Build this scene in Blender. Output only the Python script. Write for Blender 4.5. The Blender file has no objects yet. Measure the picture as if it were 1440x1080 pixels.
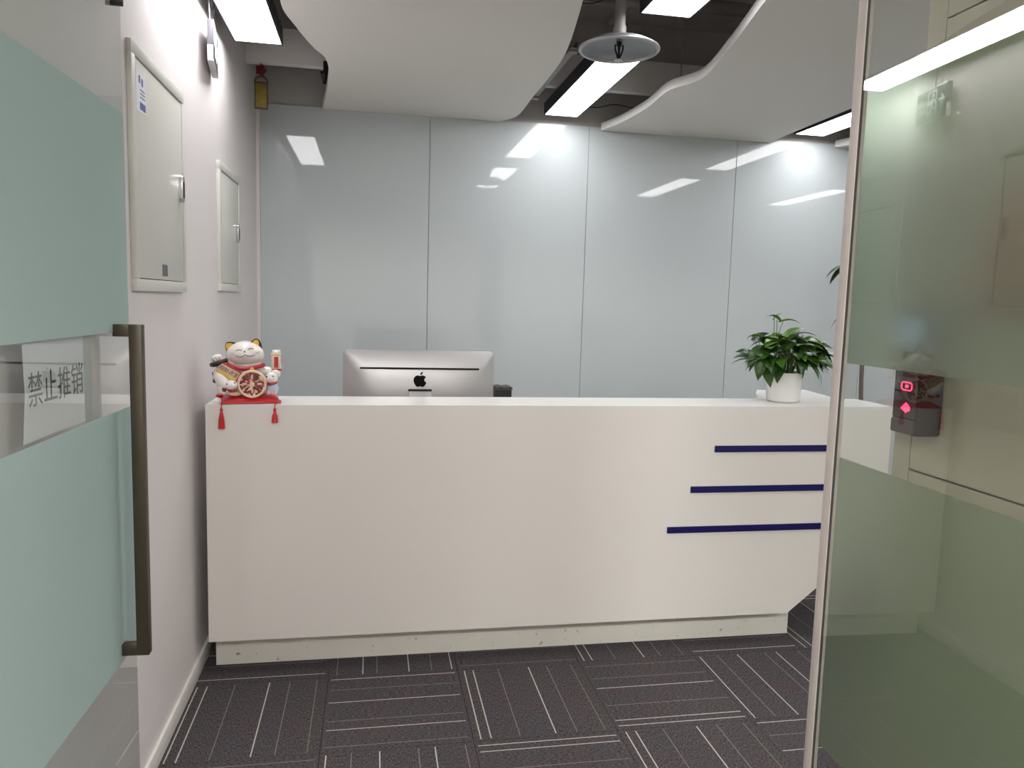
import bpy, bmesh, math, random
from math import sin, cos, pi, radians as R_, sqrt
from mathutils import Vector, Matrix

random.seed(7)
SC = bpy.context.scene
COL = SC.collection

# ------------------------------------------------------------------ camera
cam_d = bpy.data.cameras.new('camera')
cam_d.sensor_fit = 'HORIZONTAL'
cam_d.sensor_width = 36.0
cam_d.lens = 1068.98 / 1440 * 36.0
cam_d.clip_start = 0.02
cam = bpy.data.objects.new('camera', cam_d)
COL.objects.link(cam)
_F = Vector((0.1819615, 0.97738437, -0.10774886)).normalized()
_Rt = Vector((0.98327271, -0.17996269, 0.02807508)).normalized()
_Up = _Rt.cross(_F).normalized()
_m = Matrix((_Rt, _Up, -_F)).transposed().to_4x4()
_m.translation = (0, 0, 1.4619)
cam.matrix_world = _m
SC.camera = cam

# ------------------------------------------------------------------ world, exposure
w = bpy.data.worlds.new('world')
SC.world = w
w.use_nodes = True
w.node_tree.nodes['Background'].inputs[0].default_value = (1, 1, 1, 1)
w.node_tree.nodes['Background'].inputs[1].default_value = 0.05
SC.view_settings.view_transform = 'Standard'
SC.view_settings.look = 'None'
SC.view_settings.exposure = 1.45
SC.view_settings.gamma = 1.0
SC.view_settings.use_curve_mapping = False
LAMP_POWER = 5.3
CORRIDOR_POWER = 26.0

# ------------------------------------------------------------------ materials
def s2l(c):
    return tuple(((v / 255) / 12.92 if v / 255 <= 0.04045 else ((v / 255 + 0.055) / 1.055) ** 2.4) for v in c)

MATS = {}
def mat(name, col, rough=0.5, metal=0.0, spec=0.5, bump=0.0, bscale=200, var=0.0, vscale=6, coat=0.0, emit=None, estr=0):
    """Plain principled material with optional colour variation and fine relief."""
    m = bpy.data.materials.new(name)
    m.use_nodes = True
    nt = m.node_tree
    b = nt.nodes['Principled BSDF']
    c = (*col, 1)
    b.inputs['Base Color'].default_value = c
    b.inputs['Roughness'].default_value = rough
    b.inputs['Metallic'].default_value = metal
    b.inputs['Specular IOR Level'].default_value = spec
    b.inputs['Coat Weight'].default_value = coat
    b.inputs['Coat Roughness'].default_value = 0.03
    if emit:
        b.inputs['Emission Color'].default_value = (*emit, 1)
        b.inputs['Emission Strength'].default_value = estr
    if var or bump:
        tc = nt.nodes.new('ShaderNodeTexCoord')
    if var:
        n = nt.nodes.new('ShaderNodeTexNoise')
        n.inputs['Scale'].default_value = vscale
        n.inputs['Detail'].default_value = 5
        nt.links.new(tc.outputs['Object'], n.inputs['Vector'])
        r = nt.nodes.new('ShaderNodeValToRGB')
        r.color_ramp.elements[0].position = 0.3
        r.color_ramp.elements[1].position = 0.7
        r.color_ramp.elements[0].color = (*[v * (1 - var) for v in col], 1)
        r.color_ramp.elements[1].color = (*[min(1, v * (1 + var)) for v in col], 1)
        nt.links.new(n.outputs['Fac'], r.inputs[0])
        nt.links.new(r.outputs[0], b.inputs['Base Color'])
    if bump:
        n2 = nt.nodes.new('ShaderNodeTexNoise')
        n2.inputs['Scale'].default_value = bscale
        n2.inputs['Detail'].default_value = 3
        nt.links.new(tc.outputs['Object'], n2.inputs['Vector'])
        bp = nt.nodes.new('ShaderNodeBump')
        bp.inputs['Strength'].default_value = bump
        bp.inputs['Distance'].default_value = 0.002
        nt.links.new(n2.outputs['Fac'], bp.inputs['Height'])
        nt.links.new(bp.outputs[0], b.inputs['Normal'])
    MATS[name] = m
    return m

M_wall = mat('painted_wall', (0.74, 0.70, 0.69), 0.75, spec=0.25, bump=0.15, bscale=90, var=0.015, vscale=3)
M_plenum = mat('dark_ceiling_paint', (0.55, 0.505, 0.49), 0.85, var=0.15, vscale=3, bump=0.3, bscale=40)
M_plenumwall = mat('grey_upper_wall', (0.46, 0.44, 0.42), 0.8, var=0.08, vscale=4)
M_backglass = mat('back_painted_glass', (0.52, 0.565, 0.575), 0.03, spec=0.42)
M_joint = mat('joint_silicone', (0.35, 0.37, 0.38), 0.5)
M_white = mat('white_lacquer', (0.745, 0.705, 0.665), 0.32, spec=0.45, var=0.012, vscale=1.5)
M_whitetop = mat('white_top_lacquer', (0.86, 0.85, 0.82), 0.22, spec=0.5)
M_blue = mat('blue_strip', (0.006, 0.005, 0.085), 0.3, spec=0.5)
M_panel = mat('ceiling_panel_paint', (0.86, 0.835, 0.785), 0.7, spec=0.3, var=0.01, vscale=1.2)
M_paneledge = mat('ceiling_panel_edge_paint', (0.82, 0.80, 0.78), 0.6, spec=0.3)
M_beam = mat('beam_paint', (0.85, 0.83, 0.815), 0.8, var=0.04, vscale=3)
M_black = mat('black_lamp_housing', (0.02, 0.018, 0.028), 0.45)
M_lamp = mat('lamp_diffuser', (0.9, 0.9, 0.9), 0.5, emit=(1.0, 0.985, 1.0), estr=LAMP_POWER)
M_steel = mat('brushed_steel', (0.52, 0.51, 0.50), 0.32, metal=1.0, bump=0.06, bscale=300)
M_handle = mat('bronze_steel', (0.075, 0.062, 0.042), 0.42, metal=0.6, bump=0.05, bscale=300)
M_alu = mat('silver_aluminium', (0.46, 0.45, 0.455), 0.38, metal=0.7, spec=0.5)
M_alulit = mat('aluminium_lit', (0.78, 0.77, 0.77), 0.4, metal=0.35)  # computer stand's aluminium, made paler to carry the light falling on it
M_stile = mat('grey_aluminium_stile', (0.54, 0.49, 0.455), 0.5, metal=0.25, var=0.05, vscale=25)
M_rubber = mat('dark_rubber', (0.05, 0.045, 0.042), 0.6)
M_cab = mat('cream_cabinet_enamel', (0.66, 0.655, 0.60), 0.4, spec=0.4, var=0.01)
M_cabside = M_cab
M_chrome = mat('chrome', (0.65, 0.65, 0.66), 0.15, metal=1.0)
M_grey = mat('grey_label', (0.12, 0.12, 0.125), 0.5, var=0.4, vscale=120)
M_paper = mat('white_paper', (0.62, 0.63, 0.645), 0.6)
M_sticker = mat('white_sticker', (0.82, 0.82, 0.86), 0.5)
M_inkblue = mat('blue_ink', (0.10, 0.13, 0.36), 0.5)
M_ink = mat('black_ink', (0.035, 0.035, 0.035), 0.5)
M_ink2 = mat('black_matt_print', (0.004, 0.004, 0.004), 0.7, spec=0.1)
M_red = mat('red_satin', (0.50, 0.012, 0.022), 0.35, var=0.15, vscale=30, spec=0.5)
M_redm = mat('red_glaze', (0.45, 0.02, 0.035), 0.25)
M_ceramic = mat('white_ceramic', (0.84, 0.80, 0.765), 0.2, coat=0.4, var=0.02)
M_gold = mat('gold_glaze', (0.72, 0.43, 0.06), 0.28, metal=0.35)
M_darkglaze = mat('dark_brown_glaze', (0.022, 0.008, 0.007), 0.4)
M_brownspot = mat('brown_glaze', (0.16, 0.05, 0.035), 0.25)
M_pink = mat('pink_glaze', (0.78, 0.45, 0.47), 0.3)
M_creamglaze = mat('cream_glaze', (0.80, 0.60, 0.44), 0.28)
M_blueglaze = mat('pale_blue_glaze', (0.42, 0.52, 0.68), 0.3)
M_knot = mat('dark_red_cord', (0.17, 0.006, 0.014), 0.7, bump=0.4, bscale=500)
M_pot = mat('white_pot_plastic', (0.80, 0.79, 0.775), 0.35)
M_soil = mat('soil', (0.03, 0.02, 0.012), 0.95, bump=0.8, bscale=120)
M_stem = mat('green_stem', (0.10, 0.17, 0.03), 0.5)
M_bark = mat('brown_trunk', (0.10, 0.07, 0.045), 0.8, var=0.3, vscale=30)
M_dish = mat('galvanised_dish', (0.30, 0.315, 0.33), 0.4, metal=0.6, var=0.06, vscale=12)
M_pipe = mat('painted_pipe', (0.24, 0.225, 0.21), 0.6, metal=0.1)
M_plastic = mat('black_plastic', (0.012, 0.012, 0.0125), 0.5, spec=0.3)
M_gloss = mat('black_glossy_plastic', (0.010, 0.010, 0.011), 0.12)
M_signface = mat('exit_sign_face', (0.035, 0.045, 0.042), 0.3)
M_signbody = mat('exit_sign_body', (0.16, 0.15, 0.18), 0.4)
M_signlow = mat('exit_sign_pale_cap', (0.62, 0.57, 0.57), 0.5)
M_signmark = mat("exit_sign_pale_mark", (0.85, 0.92, 0.88), 0.5)
M_redled = mat('red_led', (0.5, 0.0, 0.02), 0.4, emit=(1.0, 0.02, 0.06), estr=2.2)
M_screen = mat('blue_screen', (0.1, 0.15, 0.25), 0.3, emit=(0.35, 0.52, 0.95), estr=0.30)
M_tile = mat('beige_stone_tile', (0.40, 0.365, 0.275), 0.35, var=0.05, vscale=7, spec=0.4)
M_tilegrout = mat('tile_grout', (0.10, 0.085, 0.06), 0.8)
M_banner = mat('red_banner_cloth', (0.50, 0.09, 0.07), 0.7)
M_corr = mat('corridor_paint', (0.5, 0.48, 0.45), 0.8)
M_base = mat('white_baseboard', (0.74, 0.715, 0.68), 0.5, var=0.05, vscale=20)
M_cable = mat('white_cable', (0.75, 0.75, 0.75), 0.5)
M_blackcable = mat('black_cable', (0.012, 0.012, 0.012), 0.6)

def leaf_mat(name, c1, c2):
    m = bpy.data.materials.new(name); m.use_nodes = True
    nt = m.node_tree; b = nt.nodes['Principled BSDF']
    oi = nt.nodes.new('ShaderNodeObjectInfo')
    r = nt.nodes.new('ShaderNodeValToRGB')
    r.color_ramp.elements[0].color = (*c1, 1); r.color_ramp.elements[1].color = (*c2, 1)
    nt.links.new(oi.outputs['Random'], r.inputs[0])
    nt.links.new(r.outputs[0], b.inputs['Base Color'])
    b.inputs['Roughness'].default_value = 0.33
    b.inputs['Specular IOR Level'].default_value = 0.45
    b.inputs['Subsurface Weight'].default_value = 0.0
    return m
M_leaf = leaf_mat('pothos_leaf', (0.009, 0.036, 0.007), (0.058, 0.15, 0.015))
M_leafy = leaf_mat('young_pothos_leaf', (0.07, 0.17, 0.02), (0.14, 0.27, 0.03))
M_leaf2 = leaf_mat('umbrella_leaf', (0.012, 0.04, 0.010), (0.04, 0.10, 0.02))

def pane_mat(name, tint, refl_boost=1.0):
    """Thin clear pane: straight-through transmission plus Fresnel mirror."""
    m = bpy.data.materials.new(name); m.use_nodes = True
    nt = m.node_tree; nt.nodes.clear()
    o = nt.nodes.new('ShaderNodeOutputMaterial')
    t = nt.nodes.new('ShaderNodeBsdfTransparent'); t.inputs[0].default_value = (*tint, 1)
    g = nt.nodes.new('ShaderNodeBsdfGlossy'); g.inputs['Roughness'].default_value = 0.0
    f = nt.nodes.new('ShaderNodeFresnel'); f.inputs['IOR'].default_value = 1.52
    geo = nt.nodes.new('ShaderNodeNewGeometry')
    mul = nt.nodes.new('ShaderNodeMath'); mul.operation = 'MULTIPLY'; mul.inputs[1].default_value = refl_boost
    mul.use_clamp = True
    inv = nt.nodes.new('ShaderNodeMath'); inv.operation = 'SUBTRACT'; inv.inputs[0].default_value = 1.0
    nt.links.new(geo.outputs['Backfacing'], inv.inputs[1])
    m2 = nt.nodes.new('ShaderNodeMath'); m2.operation = 'MULTIPLY'
    nt.links.new(f.outputs[0], mul.inputs[0])
    nt.links.new(mul.outputs[0], m2.inputs[0]); nt.links.new(inv.outputs[0], m2.inputs[1])
    mix = nt.nodes.new('ShaderNodeMixShader')
    nt.links.new(m2.outputs[0], mix.inputs[0]); nt.links.new(t.outputs[0], mix.inputs[1]); nt.links.new(g.outputs[0], mix.inputs[2])
    nt.links.new(mix.outputs[0], o.inputs[0])
    return m
M_pane = pane_mat('clear_glass_pane', (0.955, 0.975, 0.965), 1.9)

def frost_mat(name, dcol, tcol, kd, kt, rgh=0.42):
    """Frosted film: diffuse reflection, diffuse transmission and blurred see-through."""
    m = bpy.data.materials.new(name); m.use_nodes = True
    nt = m.node_tree; nt.nodes.clear()
    o = nt.nodes.new('ShaderNodeOutputMaterial')
    d = nt.nodes.new('ShaderNodeBsdfDiffuse'); d.inputs[0].default_value = (*dcol, 1)
    t = nt.nodes.new('ShaderNodeBsdfTranslucent'); t.inputs[0].default_value = (*tcol, 1)
    r = nt.nodes.new('ShaderNodeBsdfRefraction'); r.inputs['Color'].default_value = (*tcol, 1)
    r.inputs['Roughness'].default_value = rgh; r.inputs['IOR'].default_value = 1.25
    a = nt.nodes.new('ShaderNodeMixShader'); a.inputs[0].default_value = kt
    nt.links.new(r.outputs[0], a.inputs[1]); nt.links.new(t.outputs[0], a.inputs[2])
    b = nt.nodes.new('ShaderNodeMixShader'); b.inputs[0].default_value = kd
    nt.links.new(a.outputs[0], b.inputs[1]); nt.links.new(d.outputs[0], b.inputs[2])
    nt.links.new(b.outputs[0], o.inputs[0])
    return m
M_frostL = frost_mat('frosted_film_teal', (0.53, 0.655, 0.63), (0.78, 0.87, 0.85), 0.62, 0.55)
M_frostR = frost_mat('frosted_film_green', (0.40, 0.45, 0.36), (0.74, 0.80, 0.71), 0.19, 0.10, 0.35)

def carpet_mat(name, col, var):
    m = bpy.data.materials.new(name); m.use_nodes = True
    nt = m.node_tree; b = nt.nodes['Principled BSDF']
    b.inputs['Roughness'].default_value = 1.0; b.inputs['Specular IOR Level'].default_value = 0.05
    geo = nt.nodes.new('ShaderNodeTexCoord')
    mp = nt.nodes.new('ShaderNodeMapping'); mp.inputs['Scale'].default_value = (330, 90, 100)
    n = nt.nodes.new('ShaderNodeTexNoise'); n.inputs['Scale'].default_value = 1.0; n.inputs['Detail'].default_value = 3
    nt.links.new(geo.outputs['Object'], mp.inputs[0]); nt.links.new(mp.outputs[0], n.inputs['Vector'])
    r = nt.nodes.new('ShaderNodeValToRGB')
    r.color_ramp.elements[0].position = 0.35; r.color_ramp.elements[1].position = 0.68
    r.color_ramp.elements[0].color = (*[c * (1 - var) for c in col], 1)
    r.color_ramp.elements[1].color = (*[c * (1 + var) for c in col], 1)
    nt.links.new(n.outputs['Fac'], r.inputs[0])
    n3 = nt.nodes.new('ShaderNodeTexNoise'); n3.inputs['Scale'].default_value = 9; n3.inputs['Detail'].default_value = 2
    nt.links.new(geo.outputs['Object'], n3.inputs['Vector'])
    hm = nt.nodes.new('ShaderNodeMixRGB'); hm.blend_type = 'MULTIPLY'; hm.inputs[0].default_value = 0.35
    r3 = nt.nodes.new('ShaderNodeValToRGB')
    r3.color_ramp.elements[0].position = 0.35; r3.color_ramp.elements[1].position = 0.65
    r3.color_ramp.elements[0].color = (0.72, 0.9, 1.0, 1); r3.color_ramp.elements[1].color = (1.0, 0.80, 0.84, 1)
    nt.links.new(n3.outputs['Fac'], r3.inputs[0])
    nt.links.new(r.outputs[0], hm.inputs[1]); nt.links.new(r3.outputs[0], hm.inputs[2])
    nt.links.new(hm.outputs[0], b.inputs['Base Color'])
    bp = nt.nodes.new('ShaderNodeBump'); bp.inputs['Strength'].default_value = 0.5; bp.inputs['Distance'].default_value = 0.002
    nt.links.new(n.outputs['Fac'], bp.inputs['Height']); nt.links.new(bp.outputs[0], b.inputs['Normal'])
    return m
M_carpet = carpet_mat('carpet_charcoal', (0.088, 0.077, 0.079), 0.55)
M_thread_b = mat('carpet_thread_pale', (0.50, 0.46, 0.42), 0.9, spec=0.1)
M_thread_d = mat('carpet_thread_dim', (0.20, 0.18, 0.18), 0.9, spec=0.1)
M_thread_o = mat('carpet_thread_olive', (0.19, 0.175, 0.115), 0.9, spec=0.1)
M_underlay = mat('floor_screed', (0.05, 0.045, 0.045), 0.9)

def coin_mat():
    m = bpy.data.materials.new('painted_coin'); m.use_nodes = True
    nt = m.node_tree; b = nt.nodes['Principled BSDF']; b.inputs['Roughness'].default_value = 0.3
    tc = nt.nodes.new('ShaderNodeTexCoord')
    v = nt.nodes.new('ShaderNodeTexVoronoi'); v.inputs['Scale'].default_value = 105
    nt.links.new(tc.outputs['Object'], v.inputs['Vector'])
    sx = nt.nodes.new('ShaderNodeSeparateColor'); nt.links.new(v.outputs['Color'], sx.inputs[0])
    r = nt.nodes.new('ShaderNodeValToRGB'); r.color_ramp.interpolation = 'CONSTANT'
    e = r.color_ramp.elements
    e[0].color = (0.20, 0.03, 0.02, 1); e[1].position = 0.42; e[1].color = (0.42, 0.08, 0.06, 1)
    for p_, c_ in ((0.6, (0.78, 0.36, 0.28, 1)), (0.78, (0.05, 0.012, 0.01, 1)), (0.9, (0.82, 0.62, 0.40, 1))):
        x = e.new(p_); x.color = c_
    nt.links.new(sx.outputs[0], r.inputs[0]); nt.links.new(r.outputs[0], b.inputs['Base Color'])
    return m
M_coin = coin_mat()

# ------------------------------------------------------------------ mesh helpers
def new_bm(): return bmesh.new()

def add_box(bm, x0, x1, y0, y1, z0, z1, bev=0.0, mi=0):
    ret = bmesh.ops.create_cube(bm, size=1.0)
    vs = ret['verts']
    for v in vs:
        v.co = Vector(((x0 + x1) / 2 + v.co.x * (x1 - x0), (y0 + y1) / 2 + v.co.y * (y1 - y0), (z0 + z1) / 2 + v.co.z * (z1 - z0)))
    fs = set(f for v in vs for f in v.link_faces)
    for f in fs: f.material_index = mi
    if bev > 0:
        es = list(set(e for v in vs for e in v.link_edges))
        bmesh.ops.bevel(bm, geom=es, offset=bev, segments=2, affect='EDGES', profile=0.5)

def add_prism(bm, pts, axis, a, b, mi=0, mi_side=None):
    """Extrude a 2-D polygon between a and b along axis ('x','y','z')."""
    def P(u, v, t):
        return {'x': (t, u, v), 'y': (u, t, v), 'z': (u, v, t)}[axis]
    lo = [bm.verts.new(P(u, v, a)) for u, v in pts]
    hi = [bm.verts.new(P(u, v, b)) for u, v in pts]
    f1 = bm.faces.new(lo); f2 = bm.faces.new(list(reversed(hi)))
    f1.material_index = mi; f2.material_index = mi
    n = len(pts)
    for i in range(n):
        f = bm.faces.new((lo[i], hi[i], hi[(i + 1) % n], lo[(i + 1) % n]))
        f.material_index = mi if mi_side is None else mi_side
    bmesh.ops.recalc_face_normals(bm, faces=bm.faces[:])

def add_tube(bm, path, r, seg=8, mi=0, caps=True):
    path = [Vector(p) for p in path]
    rr = r if isinstance(r, (list, tuple)) else [r] * len(path)
    rings = []
    up = Vector((0.123, 0.456, 0.88)).normalized()
    for i, p in enumerate(path):
        d = (path[min(i + 1, len(path) - 1)] - path[max(i - 1, 0)])
        d = d.normalized() if d.length > 1e-9 else Vector((0, 0, 1))
        a = d.cross(up)
        if a.length < 1e-3: a = d.cross(Vector((1, 0, 0)))
        a.normalize(); b = d.cross(a).normalized()
        rings.append([bm.verts.new(p + (a * cos(2 * pi * k / seg) + b * sin(2 * pi * k / seg)) * rr[i]) for k in range(seg)])
    for i in range(len(rings) - 1):
        for k in range(seg):
            f = bm.faces.new((rings[i][k], rings[i][(k + 1) % seg], rings[i + 1][(k + 1) % seg], rings[i + 1][k]))
            f.material_index = mi
    if caps:
        bm.faces.new(list(reversed(rings[0]))).material_index = mi
        bm.faces.new(rings[-1]).material_index = mi
    bmesh.ops.recalc_face_normals(bm, faces=bm.faces[:])

def add_lathe(bm, prof, cx=0, cy=0, seg=32, mi=0):
    rings = []
    for r, z in prof:
        if r < 1e-6: rings.append([bm.verts.new((cx, cy, z))])
        else: rings.append([bm.verts.new((cx + r * cos(2 * pi * k / seg), cy + r * sin(2 * pi * k / seg), z)) for k in range(seg)])
    for i in range(len(rings) - 1):
        A, B = rings[i], rings[i + 1]
        for k in range(seg):
            k2 = (k + 1) % seg
            if len(A) == 1 and len(B) == 1: continue
            if len(A) == 1: f = bm.faces.new((A[0], B[k2], B[k]))
            elif len(B) == 1: f = bm.faces.new((A[k], A[k2], B[0]))
            else: f = bm.faces.new((A[k], A[k2], B[k2], B[k]))
            f.material_index = mi
    bmesh.ops.recalc_face_normals(bm, faces=bm.faces[:])

def add_ball(bm, c, r, rot=None, seg=20, rings=12, mi=0):
    rx, ry, rz = r if isinstance(r, (tuple, list)) else (r, r, r)
    ret = bmesh.ops.create_uvsphere(bm, u_segments=seg, v_segments=rings, radius=1.0)
    M = Matrix.Translation(Vector(c))
    if rot is not None: M = M @ rot
    M = M @ Matrix.Diagonal((rx, ry, rz, 1))
    for v in ret['verts']:
        v.co = M @ v.co
        for f in v.link_faces: f.material_index = mi

def obj(name, bm, mats, parent=None, smooth=None, kind=None, loc=None):
    me = bpy.data.meshes.new(name)
    bm.to_mesh(me); bm.free()
    for m in (mats if isinstance(mats, (list, tuple)) else [mats]): me.materials.append(m)
    if smooth is not None:
        for p in me.polygons: p.use_smooth = True
        if smooth < 180: me.set_sharp_from_angle(angle=R_(smooth))
    o = bpy.data.objects.new(name, me)
    COL.objects.link(o)
    if parent: o.parent = parent
    if kind: o['kind'] = kind
    if loc: o.location = loc
    return o

def tag(o, label, cat, group=None):
    o['label'] = label; o['category'] = cat
    if group: o['group'] = group
    return o

def thing(name, label, cat, loc=(0, 0, 0), rz=0, group=None):
    o = bpy.data.objects.new(name, None); COL.objects.link(o)
    o.location = loc; o.rotation_euler = (0, 0, rz); o.empty_display_size = 0.1
    return tag(o, label, cat, group)

def copy_tree(o, parent=None):
    c = o.copy(); COL.objects.link(c)
    if parent: c.parent = parent
    for ch in list(o.children): copy_tree(ch, c)
    return c

def box(name, dims, m, parent=None, bev=0.0, kind=None, smooth=None):
    bm = new_bm(); add_box(bm, *dims, bev=bev)
    return obj(name, bm, m, parent, kind=kind, smooth=(40 if bev else smooth))

def text_bm(txt, size, depth):
    """Lettering as a flat extruded mesh in the XZ plane, centred at the origin, facing -Y."""
    cu = bpy.data.curves.new('lettering', 'FONT')
    cu.body = txt; cu.size = size; cu.extrude = depth / 2; cu.align_x = 'CENTER'; cu.align_y = 'CENTER'
    cu.resolution_u = 2
    to = bpy.data.objects.new('lettering', cu); COL.objects.link(to)
    bpy.context.view_layer.update()
    dg = bpy.context.evaluated_depsgraph_get()
    me = to.evaluated_get(dg).to_mesh()
    bm = new_bm(); bm.from_mesh(me)
    to.evaluated_get(dg).to_mesh_clear()
    bpy.data.objects.remove(to); bpy.data.curves.remove(cu)
    for v in bm.verts: v.co = Vector((v.co.x, v.co.z * -1, v.co.y))
    xs = [v.co.x for v in bm.verts]; zs = [v.co.z for v in bm.verts]
    if xs:
        cx, cz = (min(xs) + max(xs)) / 2, (min(zs) + max(zs)) / 2
        for v in bm.verts: v.co.x -= cx; v.co.z -= cz
    return bm

def smoothpath(pts, n=6):
    """Catmull-Rom through 2-D or 3-D points."""
    pts = [Vector(p) for p in pts]; out = []
    for i in range(len(pts) - 1):
        p0 = pts[max(i - 1, 0)]; p1 = pts[i]; p2 = pts[i + 1]; p3 = pts[min(i + 2, len(pts) - 1)]
        for k in range(n):
            t = k / n
            out.append(0.5 * ((2 * p1) + (-p0 + p2) * t + (2 * p0 - 5 * p1 + 4 * p2 - p3) * t * t + (-p0 + 3 * p1 - 3 * p2 + p3) * t ** 3))
    out.append(pts[-1])
    return out

# ================================================================== SETTING
YB = 4.597          # face of the glass cladding
XL = -0.65          # left wall face
XR = 5.3
ZC = 3.15           # dark open ceiling
YF = 0.42           # front wall (behind the open doors)

floor = box('floor', (XL - 0.12, XR + 0.1, -2.6, YB + 0.15, -0.10, -0.008), M_underlay, kind='structure')
# ---- carpet tiles
def tile_mesh(kind):
    """0.5 m tile with woven pale threads running along local Y; kind = list of (fraction, material)."""
    bm = new_bm(); h = 0.2492
    add_box(bm, -h, h, -h, h, -0.008, 0.0)
    bm.faces.ensure_lookup_table()
    top = [f for f in bm.faces if f.normal.z > 0.9][0]
    bm.faces.remove(top)
    cuts = [(-h, 0)]
    wd = {1: 0.0042, 2: 0.0032, 3: 0.0032}
    segs = []; x = -h
    for fr, mi in kind:
        c = -h + fr * 2 * h; hw = wd[mi] / 2
        segs.append((x, c - hw, 0)); segs.append((c - hw, c + hw, mi)); x = c + hw
    segs.append((x, h, 0))
    ye = 0.238
    for a, b, mi in segs:
        for y0, y1, m2 in ((-h, -ye, 0), (-ye, ye, mi), (ye, h, 0)):
            f = bm.faces.new([bm.verts.new(c) for c in ((a, y0, 0), (b, y0, 0), (b, y1, 0), (a, y1, 0))])
            f.material_index = m2
    me = bpy.data.meshes.new('carpet_tile'); bm.to_mesh(me); bm.free()
    for m in (M_carpet, M_thread_b, M_thread_d, M_thread_o): me.materials.append(m)
    return me
V1 = tile_mesh([(.05, 1), (.12, 1), (.32, 2), (.57, 1), (.72, 2), (.92, 3)])
V2 = tile_mesh([(.04, 1), (.20, 2), (.38, 1), (.63, 2), (.74, 1), (.94, 2)])
V3 = tile_mesh([(.06, 2), (.30, 2), (.52, 1), (.72, 2), (.93, 1)])
TX0, TY0 = -0.154, 2.868
special = {(1, 0): (V1, 0), (1, 1): (V2, 1), (1, 2): (V1, 0), (1, 3): (V1, 0), (1, 4): (V2, 0),
           (2, 0): (V2, 0), (2, 1): (V2, 0), (2, 2): (V1, 1), (2, 3): (V1, 0), (2, 4): (V2, 1),
           (0, 0): (V3, 1), (0, 1): (V2, 1), (0, 2): (V3, 0), (0, 3): (V1, 0), (0, 4): (V3, 1)}
for r in range(-4, 7):              # row 1 is the first row in front of the desk
    for c in range(0, 12):
        cx = TX0 + 0.5 * (c - 1) + 0.25; cy = TY0 - 0.5 * (r - 1) - 0.25
        if cy > YB or cx > XR: continue
        me, flip = special.get((r, c), (random.choice((V1, V2, V3)), random.randint(0, 1)))
        o = bpy.data.objects.new('carpet_tile', me); COL.objects.link(o); o.parent = floor
        o.location = (cx, cy, random.uniform(-0.0004, 0.0002))
        # verticals: threads along the room; otherwise threads across it, first thread towards the door
        rot = 0 if (r + c) % 2 == 1 else pi / 2
        if flip: rot += pi
        o.rotation_euler = (0, 0, rot)

ceiling = box('ceiling', (XL - 0.12, XR + 0.1, YF, YB + 0.15, ZC, ZC + 0.12), M_plenum, kind='structure')
wl = box('wall_left', (XL - 0.12, XL, YF - 0.1, YB + 0.15, -0.1, ZC), M_wall, kind='structure')
bbl = new_bm(); add_box(bbl, XL, XL + 0.012, 0.9, YB, 0, 0.066, bev=0.003)
obj('baseboard_left', bbl, M_base, kind='structure', smooth=40)

# back wall: grey painted above, glass cladding panels below
wb = box('wall_back', (XL - 0.12, XR + 0.1, YB + 0.012, YB + 0.15, -0.1, ZC), M_plenumwall, kind='structure')
box('joint_backing', (XL + 0.02, XR, YB + 0.0075, YB + 0.012, 0.0, 2.53), M_joint, wb)
box('edge_strip', (XL, XL + 0.02, YB + 0.002, YB + 0.0119, 0.0, 2.56), M_wall, wb)
xs = [-0.630, 0.326, 1.289, 2.258, 3.224, 4.190, XR]
for i in range(len(xs) - 1):
    bm = new_bm(); add_box(bm, xs[i] + 0.0016, xs[i + 1] - 0.0016, YB, YB + 0.0074, 0.001, 2.53, bev=0.0008)
    obj('glass_panel', bm, M_backglass, wb)
box('wall_right', (XR, XR + 0.12, YF - 0.1, YB + 0.15, -0.1, ZC), M_wall, kind='structure')
# front wall with the door opening (the camera looks through it) and the unseen corridor behind, invented for its light
bm = new_bm()
add_box(bm, 1.16, 1.36, YF - 0.1, YF, -0.1, ZC)
add_box(bm, XL, 1.16, YF - 0.1, YF, 2.42, ZC)
add_box(bm, 1.36, XR, YF - 0.1, YF, 2.42, ZC)
obj('wall_front', bm, M_wall, kind='structure')
win = bpy.data.objects.new('added_window_1', None); COL.objects.link(win); win['kind'] = 'structure'   # added unseen glazing, lets corridor light reach the desk's right side
nx = 3; wx = (XR - 1.36) / nx
for i in range(nx):
    x0 = 1.36 + i * wx
    bm = new_bm(); add_box(bm, x0 + 0.026, x0 + wx - 0.026, YF - 0.056, YF - 0.046, 0.03, 2.39); obj('glass_pane', bm, M_pane, win)
    bm = new_bm()
    add_box(bm, x0, x0 + 0.025, YF - 0.08, YF - 0.02, 0.0, 2.419); add_box(bm, x0 + wx - 0.025, x0 + wx, YF - 0.08, YF - 0.02, 0.0, 2.419)
    add_box(bm, x0 + 0.025, x0 + wx - 0.025, YF - 0.08, YF - 0.02, 0.0, 0.028); add_box(bm, x0 + 0.025, x0 + wx - 0.025, YF - 0.08, YF - 0.02, 2.391, 2.419)
    obj('added_window_frame', bm, M_stile, win)
bm = new_bm()
add_box(bm, -2.2, XR, -2.6, -2.5, -0.1, 2.8)
obj('wall_corridor', bm, M_corr, kind='structure')
bm = new_bm(); add_box(bm, -2.3, XR + 0.1, -2.6, YF - 0.1, 2.7, 2.8)
obj('ceiling_corridor', bm, M_corr, kind='structure')
bm = new_bm(); add_box(bm, -2.3, -2.2, -2.6, YF - 0.1, -0.1, 2.7); add_box(bm, -2.2, XL - 0.12, YF - 0.1, YF, -0.1, 2.7)
obj('wall_corridor_left', bm, M_corr, kind='structure')
bm = new_bm(); add_box(bm, XR, XR + 0.1, -2.6, YF - 0.1, -0.1, 2.7)
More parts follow.
